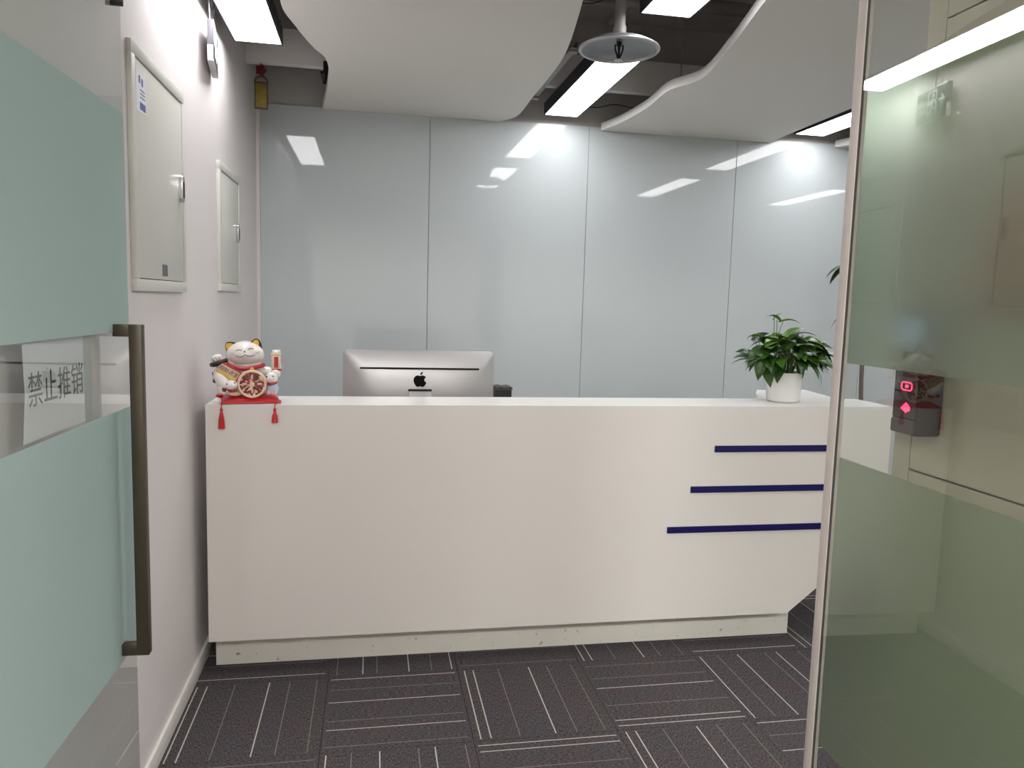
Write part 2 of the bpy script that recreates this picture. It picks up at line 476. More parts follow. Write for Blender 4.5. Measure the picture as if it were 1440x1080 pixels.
obj('wall_corridor_right', bm, M_corr, kind='structure')

# plastered downstand beam in front of the back wall
bm = new_bm(); add_box(bm, XL, XR, 4.25, 4.305, 2.655, 2.83, bev=0.002)
obj('trim_1', bm, M_beam, kind='structure', smooth=40)

# stub wall with stone tiles beside the right-hand door (seen through its glass)
XS = 1.14
ws = box('wall_entry', (XS + 0.012, 1.30, YF, 1.482, -0.1, ZC), M_tilegrout, kind='structure')
zj = [0.0, 1.127, 2.055, ZC]
yj = [(1.428, 1.480), (0.93, 1.4255), (YF, 0.9275)]
for a, b in yj:
    zz = zj if b < 1.45 else [0.0, ZC]
    for k in range(len(zz) - 1):
        bm = new_bm(); add_box(bm, XS, XS + 0.012, a, b, zz[k] + 0.002, zz[k + 1] - 0.002, bev=0.001)
        obj('stone_tile', bm, M_tile, ws)

# ================================================================== GLASS DOORS
Z_FT, Z_ST, Z_SB, Z_FB = 1.875, 1.367, 1.182, 0.575      # frosted film / clear band heights

def door_structure(name, loc, rz):
    o = bpy.data.objects.new(name, None); COL.objects.link(o)
    o.location = loc; o.rotation_euler = (0, 0, rz); o['kind'] = 'structure'
    return o
# door_1: left leaf, open against the left wall. local Y runs from far edge (0) towards the camera (-)
d1 = door_structure('door_1', (-0.585, 1.985, 0), -math.atan(0.0286))
L1 = 0.95
bm = new_bm(); add_box(bm, -0.005, 0.005, -L1, 0, 0.012, 2.30, bev=0.001)
obj('glass_pane', bm, M_pane, d1)
for z0, z1 in ((Z_ST, Z_FT), (Z_FB, Z_SB)):
    bm = new_bm(); add_box(bm, 0.0056, 0.0068, -L1 + 0.004, -0.004, z0, z1)
    obj('frosted_film', bm, M_frostL, d1)
# square pull handle on the near face
bm = new_bm()
add_box(bm, 0.040, 0.068, -0.112, -0.087, 0.592, 1.385, bev=0.0015)
add_box(bm, 0.005, 0.042, -0.111, -0.088, 1.357, 1.385, bev=0.0015)
add_box(bm, 0.005, 0.042, -0.111, -0.088, 0.592, 0.620, bev=0.0015)
hd = obj('pull_handle', bm, M_handle, d1, smooth=40)
hd['label'] = 'dark bronze square pull handle'
bm = new_bm(); add_box(bm, -0.018, 0.018, -0.20, -0.022, 2.118, 2.30, bev=0.002)
pf = obj('patch_fitting', bm, M_steel, d1, smooth=40)
box('gasket', (-0.019, 0.019, -0.026, -0.0215, 2.110, 2.30), M_rubber, pf)
bm = new_bm(); add_box(bm, -0.018, 0.018, -L1, -L1 + 0.16, 0.004, 0.09, bev=0.002)
obj('patch_fitting', bm, M_steel, d1, smooth=40)

# door_2: right leaf with an aluminium stile on its far edge
d2 = door_structure('door_2', (0.907, 1.335, 0), -math.atan(0.023))
L2 = 0.86
bm = new_bm(); add_box(bm, -0.005, 0.005, -L2, 0, 0.012, 2.30, bev=0.001)
obj('glass_pane', bm, M_pane, d2)
for z0, z1 in ((Z_ST - 0.006, Z_FT), (Z_FB, Z_SB - 0.008)):
    bm = new_bm(); add_box(bm, 0.0056, 0.0068, -L2 + 0.004, 0.0025, z0, z1)
    obj('frosted_film', bm, M_frostR, d2)
bm = new_bm(); add_box(bm, -0.0075, 0.0075, 0.0035, 0.030, 0.006, 2.32, bev=0.0012)
obj('edge_stile', bm, M_stile, d2, smooth=40)
bm = new_bm(); add_box(bm, -0.0058, -0.0022, 0.0002, 0.0034, 0.012, 2.30)
obj('edge_seal', bm, M_rubber, d2)
bm = new_bm(); add_box(bm, -0.018, 0.018, -L2, -L2 + 0.16, 0.004, 0.09, bev=0.002)
obj('patch_fitting', bm, M_steel, d2, smooth=40)

# paper notice with lettering on the far side of the left leaf
pn = thing('paper_notice', 'white paper notice with black Chinese lettering in the clear band of the left glass door', 'sign',
           (-0.585, 1.985, 0), -math.atan(0.0286))
bm = new_bm()
pts = [(-0.520, Z_SB + 0.002), (-0.205, Z_SB + 0.002), (-0.203, Z_ST - 0.004), (-0.512, Z_ST - 0.004), (-0.508, 1.27)]
add_prism(bm, pts, 'x', -0.0076, -0.0070)
obj('sheet', bm, M_paper, pn)
bm = text_bm('禁止推销', 0.072, 0.0004)
Mt = Matrix.Translation((-0.0064, -0.375, 1.278)) @ Matrix.Rotation(pi / 2, 4, 'Z') @ Matrix.Diagonal((0.86, 1, 0.95, 1))
for v in bm.verts: v.co = Mt @ v.co
obj('lettering', bm, M_ink, pn)

# ================================================================== CEILING PANELS
def ceiling_panel(name, left, right, z0, th, label):
    L = [Vector((p.x, p.y)) for p in smoothpath([(x, y, 0) for x, y in left], 8)]
    Rr = [Vector((p.x, p.y)) for p in smoothpath([(x, y, 0) for x, y in right], 8)]
    t = thing(name, label, 'ceiling panel', (0, 0, 0), 0, 'wavy white ceiling panels')
    bm = new_bm()
    add_prism(bm, [tuple(p) for p in L + list(reversed(Rr))], 'z', z0, z0 + th, 0, 1)
    obj('board', bm, [M_panel, M_paneledge], t)
    cx = [(L[0].x + Rr[0].x) / 2, (L[-1].x + Rr[-1].x) / 2]
    for fx, fy in ((0.3, 0.3), (0.7, 0.3), (0.3, 0.8), (0.7, 0.8)):
        y = L[0].y + (L[-1].y - L[0].y) * fy
        x = min(p.x for p in L) + (max(p.x for p in Rr) - min(p.x for p in L)) * fx
        bm = new_bm(); add_tube(bm, [(x, y, z0 + th), (x, y, ZC)], 0.004, 6)
        obj('hanger_rod', bm, M_steel, t)
    return t
ceiling_panel('ceiling_panel',
    [(-0.30, 1.35), (-0.20, 1.9), (-0.26, 2.5), (-0.335, 2.99), (-0.305, 3.255), (-0.258, 3.487), (-0.216, 3.622), (-0.208, 3.78), (-0.218, 3.96), (-0.250, 4.30), (-0.285, 4.592)],
    [(0.70, 1.35), (0.62, 1.9), (0.64, 2.3), (0.72, 2.715), (0.803, 3.289), (0.815, 3.75), (0.812, 3.99), (0.815, 4.35), (0.79, 4.50), (0.732, 4.592)],
    2.52, 0.045, 'large white wavy ceiling panel above the computer, between the two visible ceiling gaps')
ceiling_panel('ceiling_panel',
    [(1.42, 1.35), (1.22, 1.9), (1.30, 2.45), (1.41, 2.96), (1.488, 3.42), (1.420, 3.66), (1.435, 4.0), (1.41, 4.35), (1.360, 4.592)],
    [(2.45, 1.35), (2.32, 1.9), (2.38, 2.6), (2.44, 3.3), (2.445, 3.716), (2.455, 4.185), (2.475, 4.592)],
    2.510, 0.045, 'wavy white ceiling panel with a lit white edge, right of the central ceiling lamps')
ceiling_panel('ceiling_panel',
    [(3.30, 1.35), (3.12, 2.0), (3.16, 2.8), (3.25, 3.5), (3.10, 4.1), (2.93, 4.592)],
    [(3.95, 1.35), (3.85, 2.2), (3.92, 3.2), (3.95, 4.592)],
    2.510, 0.045, 'white ceiling panel end just visible beside the door stile at far right')

# ================================================================== LAMPS
def lamp(x, y0, y1, label):
    t = thing('linear_lamp', label, 'lamp', (x, (y0 + y1) / 2, 2.555), 0, 'suspended linear office lamps')
    hy = (y1 - y0) / 2; hw = 0.102
    bm = new_bm()
    add_box(bm, -hw, hw, -hy, hy, 0.008, 0.068)
    add_box(bm, -hw, -hw + 0.006, -hy, hy, 0.0, 0.008)
    add_box(bm, hw - 0.006, hw, -hy, hy, 0.0, 0.008)
    add_box(bm, -hw, hw, -hy, -hy + 0.006, 0.0, 0.008)
    add_box(bm, -hw, hw, hy - 0.006, hy, 0.0, 0.008)
    obj('housing', bm, M_black, t)
    bm = new_bm(); add_box(bm, -hw + 0.0065, hw - 0.0065, -hy + 0.0065, hy - 0.0065, 0.002, 0.0075)
    obj('diffuser', bm, M_lamp, t)
    for s in (-1, 1):
        bm = new_bm(); add_tube(bm, [(0, s * hy * 0.7, 0.068), (0, s * hy * 0.7, ZC - 2.555)], 0.0025, 6)
        obj('suspension_cable', bm, M_steel, t)
    return t
lamp(-0.497, 2.44, 3.62, 'suspended black framed linear lamp beside the left wall')
lamp(1.085, 3.32, 4.50, 'suspended black framed linear lamp behind the round sprinkler dish, touching the back wall')
lamp(1.085, 1.70, 2.87, 'suspended black framed linear lamp cut by the top edge, right of the sprinkler pipe')
lamp(2.70, 3.34, 4.52, 'suspended black framed linear lamp right of the edge-lit ceiling panel, beside the door stile')
lamp(2.70, 1.70, 2.87, 'suspended black framed linear lamp in the third row, nearer the entrance wall')
lamp(4.20, 1.60, 2.78, 'suspended black framed linear lamp in the far right row, nearer the entrance wall')
lamp(4.20, 3.32, 4.50, 'suspended black framed linear lamp in the far right row, at the back wall')

# ================================================================== RECEPTION DESK
YD, ZT = 2.9316, 1.0524
desk = thing('reception_desk', 'long white reception desk with three blue stripes on its front', 'desk', (0.8, 3.4, 0))
def at_desk(o): o.location = (-0.8, -3.4, 0); return o
XD0, XD1 = -0.6013, 2.24
fp = [(XD0, 0.1385), (1.8025, 0.1385), (2.16, 0.43), (XD1, 0.43), (XD1, ZT), (XD0, ZT)]
bm = new_bm(); add_prism(bm, fp, 'y', YD, YD + 0.04)
for f in bm.faces:
    if f.normal.z > 0.9: f.material_index = 1
front = at_desk(obj('front_panel', bm, [M_white, M_whitetop], desk))
bm = new_bm(); add_box(bm, XD0, XD1, YD + 0.0402, YD + 0.265, ZT - 0.0215, ZT - 0.0001)
at_desk(obj('countertop', bm, M_whitetop, desk))
bm = new_bm(); add_box(bm, XD0, XD0 + 0.03, YD + 0.041, YD + 0.75, 0.1385, ZT - 0.022); at_desk(obj('side_panel', bm, M_white, desk))
bm = new_bm(); add_box(bm, XD1 - 0.03, XD1, YD + 0.041, YD + 0.75, 0.43, ZT - 0.022); at_desk(obj('side_panel', bm, M_white, desk))
bm = new_bm(); add_box(bm, XD0 + 0.031, XD1 - 0.031, YD + 0.225, YD + 0.262, 0.44, ZT - 0.022); at_desk(obj('inner_panel', bm, M_white, desk))
bm = new_bm(); add_box(bm, XD0 + 0.031, XD1 - 0.031, YD + 0.264, YD + 0.75, 0.695, 0.72, bev=0.002); at_desk(obj('worktop', bm, M_whitetop, desk, smooth=40))
# plinth with scuffs
def plinth_mat():
    m = bpy.data.materials.new('scuffed_plinth'); m.use_nodes = True
    nt = m.node_tree; b = nt.nodes['Principled BSDF']; b.inputs['Roughness'].default_value = 0.45
    tc = nt.nodes.new('ShaderNodeTexCoord')
    n = nt.nodes.new('ShaderNodeTexNoise'); n.inputs['Scale'].default_value = 38; n.inputs['Detail'].default_value = 6
    nt.links.new(tc.outputs['Object'], n.inputs['Vector'])
    r = nt.nodes.new('ShaderNodeValToRGB')
    r.color_ramp.elements[0].position = 0.29; r.color_ramp.elements[0].color = (0.30, 0.27, 0.23, 1)
    r.color_ramp.elements[1].position = 0.36; r.color_ramp.elements[1].color = (0.70, 0.67, 0.61, 1)
    nt.links.new(n.outputs['Fac'], r.inputs[0]); nt.links.new(r.outputs[0], b.inputs['Base Color'])
    return m
bm = new_bm(); add_box(bm, -0.599 + 0.005, 1.866, YD + 0.095, YD + 0.72, 0.0, 0.1383)
at_desk(obj('plinth', bm, plinth_mat(), desk))
for x0, z0 in ((1.417, 0.8585), (1.319, 0.686), (1.224, 0.514)):
    bm = new_bm(); add_box(bm, x0, 1.965, YD - 0.006, YD, z0, z0 + 0.0275, bev=0.0008)
    st = at_desk(obj('accent_strip', bm, M_blue, desk))
    st['label'] = 'dark blue strip'
# return wing of the counter
wp = [(1.842, 3.40), (1.925, 3.545), (2.20, 3.56), (2.15, 3.1975), (1.80, 3.1975), (1.80, 3.30)]
bm = new_bm(); add_prism(bm, wp, 'z', ZT - 0.0215, ZT - 0.0005)
at_desk(obj('return_top', bm, M_whitetop, desk))
bm = new_bm(); add_box(bm, 1.93, 2.15, 3.22, 3.53, 0.725, ZT - 0.022)
at_desk(obj('return_cabinet', bm, M_white, desk))

# ================================================================== COMPUTER
pc = thing('desktop_computer', 'silver all-in-one computer seen from behind over the counter', 'computer', (0.209, 3.36, 0.72), R_(0))
W2, Z0, Z1 = 0.331, 0.165, 0.516
def rr_outline(hw, z0, z1, r, n=6):
    P = []
    for cx, cz, a0 in ((hw - r, z1 - r, 0), (-hw + r, z1 - r, pi / 2), (-hw + r, z0 + r, pi), (hw - r, z0 + r, 1.5 * pi)):
        for k in range(n + 1):
            a = a0 + k / n * pi / 2; P.append((cx + r * cos(a), cz + r * sin(a)))
    return P
bm = new_bm()
rings = []
zc = (0.012 + Z1) / 2
for k, (ins, dep) in enumerate(((0.0, 0.012), (0.0, 0.0), (0.006, -0.003), (0.02, -0.008), (0.045, -0.017), (0.08, -0.027), (0.12, -0.034), (0.165, -0.038))):
    out = rr_outline(W2 - ins, 0.012 + ins, Z1 - ins, max(0.02, 0.022 + ins * 0.35))
    rings.append([bm.verts.new((x, dep, z)) for x, z in out])
for a, b in zip(rings[:-1], rings[1:]):
    n = len(a)
    for k in range(n): bm.faces.new((a[k], a[(k + 1) % n], b[(k + 1) % n], b[k]))
bm.faces.new(rings[-1]); bm.faces.new(list(reversed(rings[0])))
bmesh.ops.recalc_face_normals(bm, faces=bm.faces[:])
obj('rear_shell', bm, M_alu, pc, smooth=60)
bm = new_bm(); add_box(bm, -W2 + 0.01, W2 - 0.01, 0.0121, 0.015, 0.022, Z1 - 0.01)
obj('screen', bm, M_gloss, pc)
bm = new_bm(); add_box(bm, -0.258, 0.260, -0.0395, -0.030, 0.437, 0.4435, bev=0.001)
o = obj('vent_slot', bm, M_ink2, pc)
# back of the shell is curved: sit the slot and the emblem on its flat crown
emb = [(0, .62), (.12, .68), (.3, .74), (.5, .7), (.68, .58), (.78, .45), (.66, .34), (.57, .2), (.56, .02), (.62, -.14), (.74, -.25), (.85, -.31),
       (.78, -.5), (.66, -.72), (.5, -.92), (.36, -1.0), (.2, -.96), (.04, -.9), (-.12, -.93), (-.28, -1.0), (-.44, -.93), (-.62, -.7), (-.76, -.42), (-.84, -.1),
       (-.82, .22), (-.7, .5), (-.5, .68), (-.28, .74), (-.12, .68)]
leafp = [(.02, .80), (.03, .98), (.13, 1.16), (.32, 1.29), (.36, 1.12), (.28, .94), (.15, .83)]
k = 0.0335
bm = new_bm()
add_prism(bm, [(x * k, 0.3885 + z * k * 0.88) for x, z in emb], 'y', -0.0395, -0.0375)
add_prism(bm, [(x * k, 0.3885 + z * k * 0.88) for x, z in leafp], 'y', -0.0395, -0.0375)
em = obj('emblem', bm, M_ink2, pc); em['label'] = 'black fruit-shaped emblem'
# foot: strap that leaves the shell, drops and turns forward into the base plate
bm = new_bm()
prof = smoothpath([(-0.028, 0.345, 0), (-0.060, 0.337, 0), (-0.082, 0.30, 0), (-0.087, 0.18, 0), (-0.082, 0.05, 0), (-0.06, 0.008, 0), (0.02, 0.004, 0), (0.11, 0.004, 0)], 5)
th = 0.0035
for p, q in zip(prof[:-1], prof[1:]):
    pass
A = [bm.verts.new((-0.048, p.x, p.y)) for p in prof]; B = [bm.verts.new((0.048, p.x, p.y)) for p in prof]
for i in range(len(prof) - 1): bm.faces.new((A[i], B[i], B[i + 1], A[i + 1]))
bmesh.ops.solidify(bm, geom=bm.faces[:], thickness=0.007)
bmesh.ops.recalc_face_normals(bm, faces=bm.faces[:])
obj('stand', bm, M_alulit, pc, smooth=50)
bm = new_bm(); add_box(bm, -0.051, 0.051, -0.052, -0.030, 0.3415, 0.3500)
obj('hinge_gap', bm, M_plastic, pc)

bxt = thing('storage_box', 'small black box showing above the counter, right of the silver computer', 'box', (0.603, 3.48, 0.7206))
bm = new_bm(); add_box(bm, -0.036, 0.036, -0.05, 0.05, 0.0, 0.335, bev=0.004); obj('body', bm, M_plastic, bxt, smooth=40)
bm = new_bm()
tp = [(-0.038, 0.335), (0.038, 0.335), (0.038, 0.347), (0.022, 0.349), (0.004, 0.346), (-0.015, 0.350), (-0.038, 0.346)]
add_prism(bm, tp, 'y', -0.052, 0.052); obj('lid', bm, M_rubber, bxt)

# ================================================================== LUCKY CAT
CUSH_RZ = R_(11)
cu = thing('cushion', 'thin red satin cushion with two tassels under the cat figurine', 'cushion', (-0.4565, 3.033, ZT), CUSH_RZ)
bm = new_bm()
hx, hy = 0.106, 0.080
N = 16
def cz(u, v):
    e = (1 - abs(u) ** 4) * (1 - abs(v) ** 4)
    return 0.024 * (max(e, 0) ** 0.45)
top = [[bm.verts.new((hx * (2 * i / N - 1) * (1 + 0.03 * (abs(2 * j / N - 1) ** 4)), hy * (2 * j / N - 1) * (1 + 0.03 * (abs(2 * i / N - 1) ** 4)),
       0.004 + cz(2 * i / N - 1, 2 * j / N - 1) + 0.0012 * sin(i * 2.1 + j))) for j in range(N + 1)] for i in range(N + 1)]
bot = [[bm.verts.new((top[i][j].co.x, top[i][j].co.y, 0.0005 if 0 < i < N and 0 < j < N else 0.003)) for j in range(N + 1)] for i in range(N + 1)]
for i in range(N):
    for j in range(N):
        bm.faces.new((top[i][j], top[i + 1][j], top[i + 1][j + 1], top[i][j + 1]))
        bm.faces.new((bot[i][j], bot[i][j + 1], bot[i + 1][j + 1], bot[i + 1][j]))
for i in range(N):
    bm.faces.new((top[i][0], bot[i][0], bot[i + 1][0], top[i + 1][0])); bm.faces.new((top[i][N], top[i + 1][N], bot[i + 1][N], bot[i][N]))
    bm.faces.new((top[0][i], top[0][i + 1], bot[0][i + 1], bot[0][i])); bm.faces.new((top[N][i], bot[N][i], bot[N][i + 1], top[N][i + 1]))
bmesh.ops.recalc_face_normals(bm, faces=bm.faces[:])
obj('cover', bm, M_red, cu, smooth=70)
inv = Matrix.Rotation(-CUSH_RZ, 4, 'Z') @ Matrix.Translation((0.4565, -3.033, -ZT))
def tassel(corner, hang, zlen):
    """corner in cushion space; hang = world (x, y) where it drops in front of the desk face."""
    hp = inv @ Vector((hang[0], hang[1], ZT))
    bm = new_bm()
    c = Vector(corner)
    add_tube(bm, [c, (c + hp) / 2 + Vector((0, 0, 0.004)), hp + Vector((0, 0, 0.002)), hp + Vector((0, 0, -0.012))], 0.0022, 6)
    o = obj('tassel', bm, M_red, cu, smooth=60)
    bm = new_bm()
    add_lathe(bm, [(0.0, -0.010), (0.005, -0.012), (0.0055, -0.018), (0.004, -0.023), (0.006, -0.03), (0.0092, -zlen * 0.6), (0.0115, -zlen), (0.0, -zlen)], hp.x, hp.y, 14)
    for v in bm.verts:
        if v.co.z < -0.03:
            a = math.atan2(v.co.y - hp.y, v.co.x - hp.x); v.co.x += 0.0008 * cos(7 * a); v.co.z += 0.002 * sin(9 * a)
    obj('fringe', bm, M_red, o, smooth=60)
tassel((-0.106, -0.078, 0.006), (-0.5420, 2.9165), 0.086)
tassel((0.106, -0.078, 0.012), (-0.3530, 2.9165), 0.064)
bm = new_bm(); add_ball(bm, (-0.110, 0.078, 0.014), (0.014, 0.010, 0.009)); obj('corner_knot', bm, M_redm, cu, smooth=180)

cat = thing('lucky_cat', 'smiling white ceramic beckoning cat figurine holding a round red coin', 'figurine', (-0.4605, 3.035, ZT + 0.0300), R_(7))
cat.scale = (0.89, 0.89, 0.89)
def P(px, py, y=0.0):
    """Figurine coordinates read off a 1080-px close-up, 6.75 px per photo px, 2.86 mm per photo px."""
    return Vector(((px - 526) / 6.75 * 0.00286, y, (735 - py) / 6.75 * 0.00286))
K = 0.00286 / 6.75
# body: one continuous surface
def skin_body():
    bm = new_bm()
    prof = [(0.0, 0.0), (0.070, 0.0), (0.086, 0.012), (0.090, 0.035), (0.084, 0.065), (0.072, 0.095), (0.060, 0.118), (0.05, 0.135), (0, 0.14)]
    add_lathe(bm, prof, 0, 0, 32)
    for v in bm.verts: v.co.y *= 0.78; v.co.x = v.co.x * 1.02 - 0.008
    return bm
obj('body', skin_body(), M_ceramic, cat, smooth=180)
bm = new_bm()
add_ball(bm, P(490, 322, -0.012), (182 * K, 0.060, 124 * K), seg=32, rings=20)
for v in bm.verts:                              # fuller cheeks, slight muzzle
    dz = (v.co.z - P(490, 322).z) / (124 * K)
    if dz < 0: v.co.x = P(490, 0).x + (v.co.x - P(490, 0).x) * (1 + 0.06 * (-dz) * (1 + dz) * 4)
    dx = (v.co.x - P(490, 0).x) / (182 * K)
    if v.co.y < -0.03 and abs(dx) < 0.45 and -0.45 < dz < 0.25: v.co.y -= 0.006 * cos(dx / 0.45 * pi / 2) * cos((dz + 0.1) / 0.35 * pi / 2)
head = obj('head', bm, M_ceramic, cat, smooth=180)
def facey(px, py):
    u = (px - 490) / 182; v = (322 - py) / 124
    b = -0.012 - 0.060 * sqrt(max(0.0, 1 - u * u - v * v)) - 0.0015
    if abs(u) < 0.45 and -0.45 < v < 0.25: b -= 0.006 * max(0, cos(u / 0.45 * pi / 2)) * max(0, cos((v + 0.1) / 0.35 * pi / 2))
    return b
def facepoint(px, py): return P(px, py, facey(px, py))
def strokes(name, lists, r, m):
    bm = new_bm()
    for l in lists: add_tube(bm, smoothpath([facepoint(*q) for q in l], 4), r, 6)
    return obj(name, bm, m, head, smooth=60)
strokes('eye', [[(405, 292), (420, 283), (440, 279), (460, 284)]], 0.0011, M_darkglaze)
strokes('eye', [[(520, 274), (540, 265), (560, 265), (575, 274)]], 0.0011, M_darkglaze)
strokes('mouth', [[(405, 338), (430, 350), (458, 350), (480, 338), (494, 324), (510, 334), (535, 341), (562, 338), (585, 328)]], 0.0013, M_darkglaze)
bm = new_bm(); add_ball(bm, facepoint(488, 297), (0.0035, 0.003, 0.0028)); obj('nose', bm, M_darkglaze, head, smooth=180)
for a, b, c, d in ((395, 318, 352, 312), (395, 328, 352, 332), (590, 306, 632, 296), (592, 316, 636, 314)):
    bm = new_bm(); add_tube(bm, [facepoint(a, b), facepoint((a + c) / 2, (b + d) / 2), facepoint(c, d)], 0.0005, 5)
    obj('whisker', bm, M_grey, head)
def ear(pts, inner, ybase):
    bm = new_bm()
    add_prism(bm, [tuple(P(*q).xz) for q in pts], 'y', ybase, ybase + 0.022)
    bmesh.ops.bevel(bm, geom=bm.edges[:], offset=0.002, segments=2, affect='EDGES')
    e = obj('ear', bm, M_darkglaze, head, smooth=50)
    bm = new_bm(); add_prism(bm, [tuple(P(*q).xz) for q in inner], 'y', ybase - 0.002, ybase + 0.004)
    obj('inner_ear', bm, M_gold, e)
ear([(318, 312), (303, 262), (305, 224), (322, 209), (355, 207), (405, 214), (440, 260), (380, 330)], [(322, 292), (308, 255), (312, 228), (330, 219), (362, 220), (378, 228), (345, 262)], -0.028)
ear([(530, 230), (556, 194), (580, 175), (603, 172), (628, 184), (648, 230), (656, 300), (600, 310)], [(558, 208), (584, 184), (603, 181), (618, 192), (624, 228), (612, 252), (585, 240)], -0.028)
# collar and bell
bm = new_bm()
add_tube(bm, smoothpath([P(305, 400, -0.035), P(350, 434, -0.058), P(420, 456, -0.070), P(500, 462, -0.072), P(590, 450, -0.066), P(672, 430, -0.046)], 5), [0.009] * 26, 10)
for v in bm.verts: v.co.z -= 0.001
obj('collar', bm, M_redm, cat, smooth=60)
bm = new_bm(); add_ball(bm, P(556, 472, -0.074), 0.0095); add_tube(bm, [P(505, 492, -0.07), P(556, 482, -0.078), P(600, 492, -0.07)], 0.004, 8)
obj('bell', bm, M_gold, cat, smooth=180)
# coin
coin = bpy.data.objects.new('coin', None)
bm = new_bm()
add_lathe(bm, [(0, -0.006), (0.0500, -0.006), (0.0500, 0.006), (0, 0.006)], 0, 0, 40)
for v in bm.verts: v.co = Vector((v.co.x, v.co.z, v.co.y))
cc = P(557, 615, -0.082)
coin = obj('coin', bm, M_coin, cat, loc=cc)
bm = new_bm()
add_lathe(bm, [(0.0495, -0.009), (0.0530, -0.0105), (0.0585, -0.008), (0.0600, 0.0), (0.0575, 0.008), (0.0495, 0.008)], 0, 0, 48)
for v in bm.verts: v.co = Vector((v.co.x, v.co.z, v.co.y))
obj('coin_rim', bm, M_creamglaze, coin, smooth=60)
bm = new_bm()
for k in range(5): add_ball(bm, (0.0065 * cos(k * 2 * pi / 5), -0.0065, 0.0065 * sin(k * 2 * pi / 5)), (0.005, 0.002, 0.005), seg=12, rings=8)
add_ball(bm, (0, -0.0075, 0), (0.0045, 0.0022, 0.0045), seg=12, rings=8)
obj('blossom', bm, M_creamglaze, coin, smooth=180)
for k in range(8):                                # raised petals around the coin
    a = k * pi / 4
    bm = new_bm(); add_ball(bm, (0.030 * cos(a), -0.0062, 0.030 * sin(a)), (0.011, 0.0022, 0.005), Matrix.Rotation(-a, 4, 'Y'), 12, 8)
    obj('petal', bm, M_pink if k % 2 == 0 else M_brownspot, coin, smooth=180)
# raised left paw with black cuff
bm = new_bm()
add_tube(bm, smoothpath([P(395, 560, -0.03), P(330, 490, -0.035), P(270, 430, -0.04), P(238, 395, -0.042)], 5), [0.034, 0.032, 0.030, 0.028, 0.026] + [0.0245] * 11, 16)
add_ball(bm, P(226, 370, -0.046), (0.0245, 0.022, 0.0185), Matrix.Rotation(R_(-25), 4, 'Y'))
obj('arm', bm, M_ceramic, cat, smooth=180)
bm = new_bm()
for q in ((190, 365), (215, 352), (244, 350)):
    c = P(q[0], q[1], -0.066); add_tube(bm, [c, P(q[0] + 10, q[1] + 18, -0.068), P(q[0] + 16, q[1] + 34, -0.066)], 0.0011, 6)
obj('claw_line', bm, M_darkglaze, cat)
bm = new_bm(); add_tube(bm, smoothpath([P(178, 432, -0.048), P(215, 425, -0.074), P(262, 402, -0.076), P(318, 382, -0.058)], 5), [0.0095] * 16, 10)
obj('cuff', bm, M_darkglaze, cat, smooth=60)
# banner with four characters
ba = R_(31)
bM = Matrix.Translation(P(345, 497, -0.078)) @ Matrix.Rotation(ba, 4, 'Y')
bm = new_bm(); add_box(bm, -0.046, 0.046, -0.003, 0.004, -0.023, 0.023, bev=0.002)
for v in bm.verts: v.co = bM @ v.co
bn = obj('banner', bm, M_creamglaze, cat, smooth=40)
bm = new_bm(); add_box(bm, -0.046, 0.046, -0.005, -0.003, 0.017, 0.023); add_box(bm, 0.040, 0.046, -0.005, -0.003, -0.023, 0.017)
for v in bm.verts: v.co = bM @ v.co
obj('banner_edge', bm, M_redm, bn)
bm = new_bm(); add_box(bm, -0.046, 0.040, -0.0045, -0.003, -0.023, -0.013)
for v in bm.verts: v.co = bM @ v.co
obj('banner_fringe', bm, M_gold, bn)
bm = text_bm('招财进宝', 0.021, 0.001)
for v in bm.verts: v.co = bM @ (v.co + Vector((-0.003, -0.0042, 0.002)))
obj('lettering', bm, M_darkglaze, bn)
# raised right arm with red plaque
bm = new_bm()
add_tube(bm, smoothpath([P(640, 500, -0.02), P(700, 505, -0.03), P(760, 505, -0.03), P(795, 470, -0.03), P(790, 400, -0.03), P(786, 320, -0.03)], 5), [0.022] * 12 + [0.0215, 0.021, 0.0205, 0.020, 0.0195, 0.019, 0.0185, 0.018, 0.0175, 0.017, 0.0165, 0.016, 0.0155, 0.015], 16)
add_ball(bm, P(786, 306, -0.03), (0.0195, 0.017, 0.011))
for q in (758, 778, 800, 818): add_ball(bm, P(q, 296, -0.036), (0.0055, 0.009, 0.0075), seg=10, rings=8)
obj('arm', bm, M_ceramic, cat, smooth=180)
bm = new_bm(); add_box(bm, P(742, 0).x, P(832, 0).x, -0.056, -0.040, P(0, 482).z, P(0, 340).z, bev=0.003)
pl = obj('plaque', bm, M_creamglaze, cat, smooth=40)
box('plaque_panel', (P(768, 0).x, P(808, 0).x, -0.0575, -0.0555, P(0, 458).z, P(0, 348).z), M_redm, pl)
bm = text_bm('吉祥', 0.013, 0.0008)
bm.free()
bm = new_bm(); add_tube(bm, [P(735, 330, -0.03), P(836, 330, -0.03)], 0.0, 4); bm.free()
bm = new_bm(); add_box(bm, P(736, 0).x, P(836, 0).x, -0.052, -0.012, P(0, 336).z, P(0, 318).z, bev=0.002); obj('wristband', bm, M_creamglaze, cat, smooth=40)
bm = new_bm(); add_box(bm, P(752, 0).x, P(838, 0).x, -0.060, -0.038, P(0, 488).z, P(0, 470).z, bev=0.002); obj('plaque_base', bm, M_redm, pl, smooth=40)
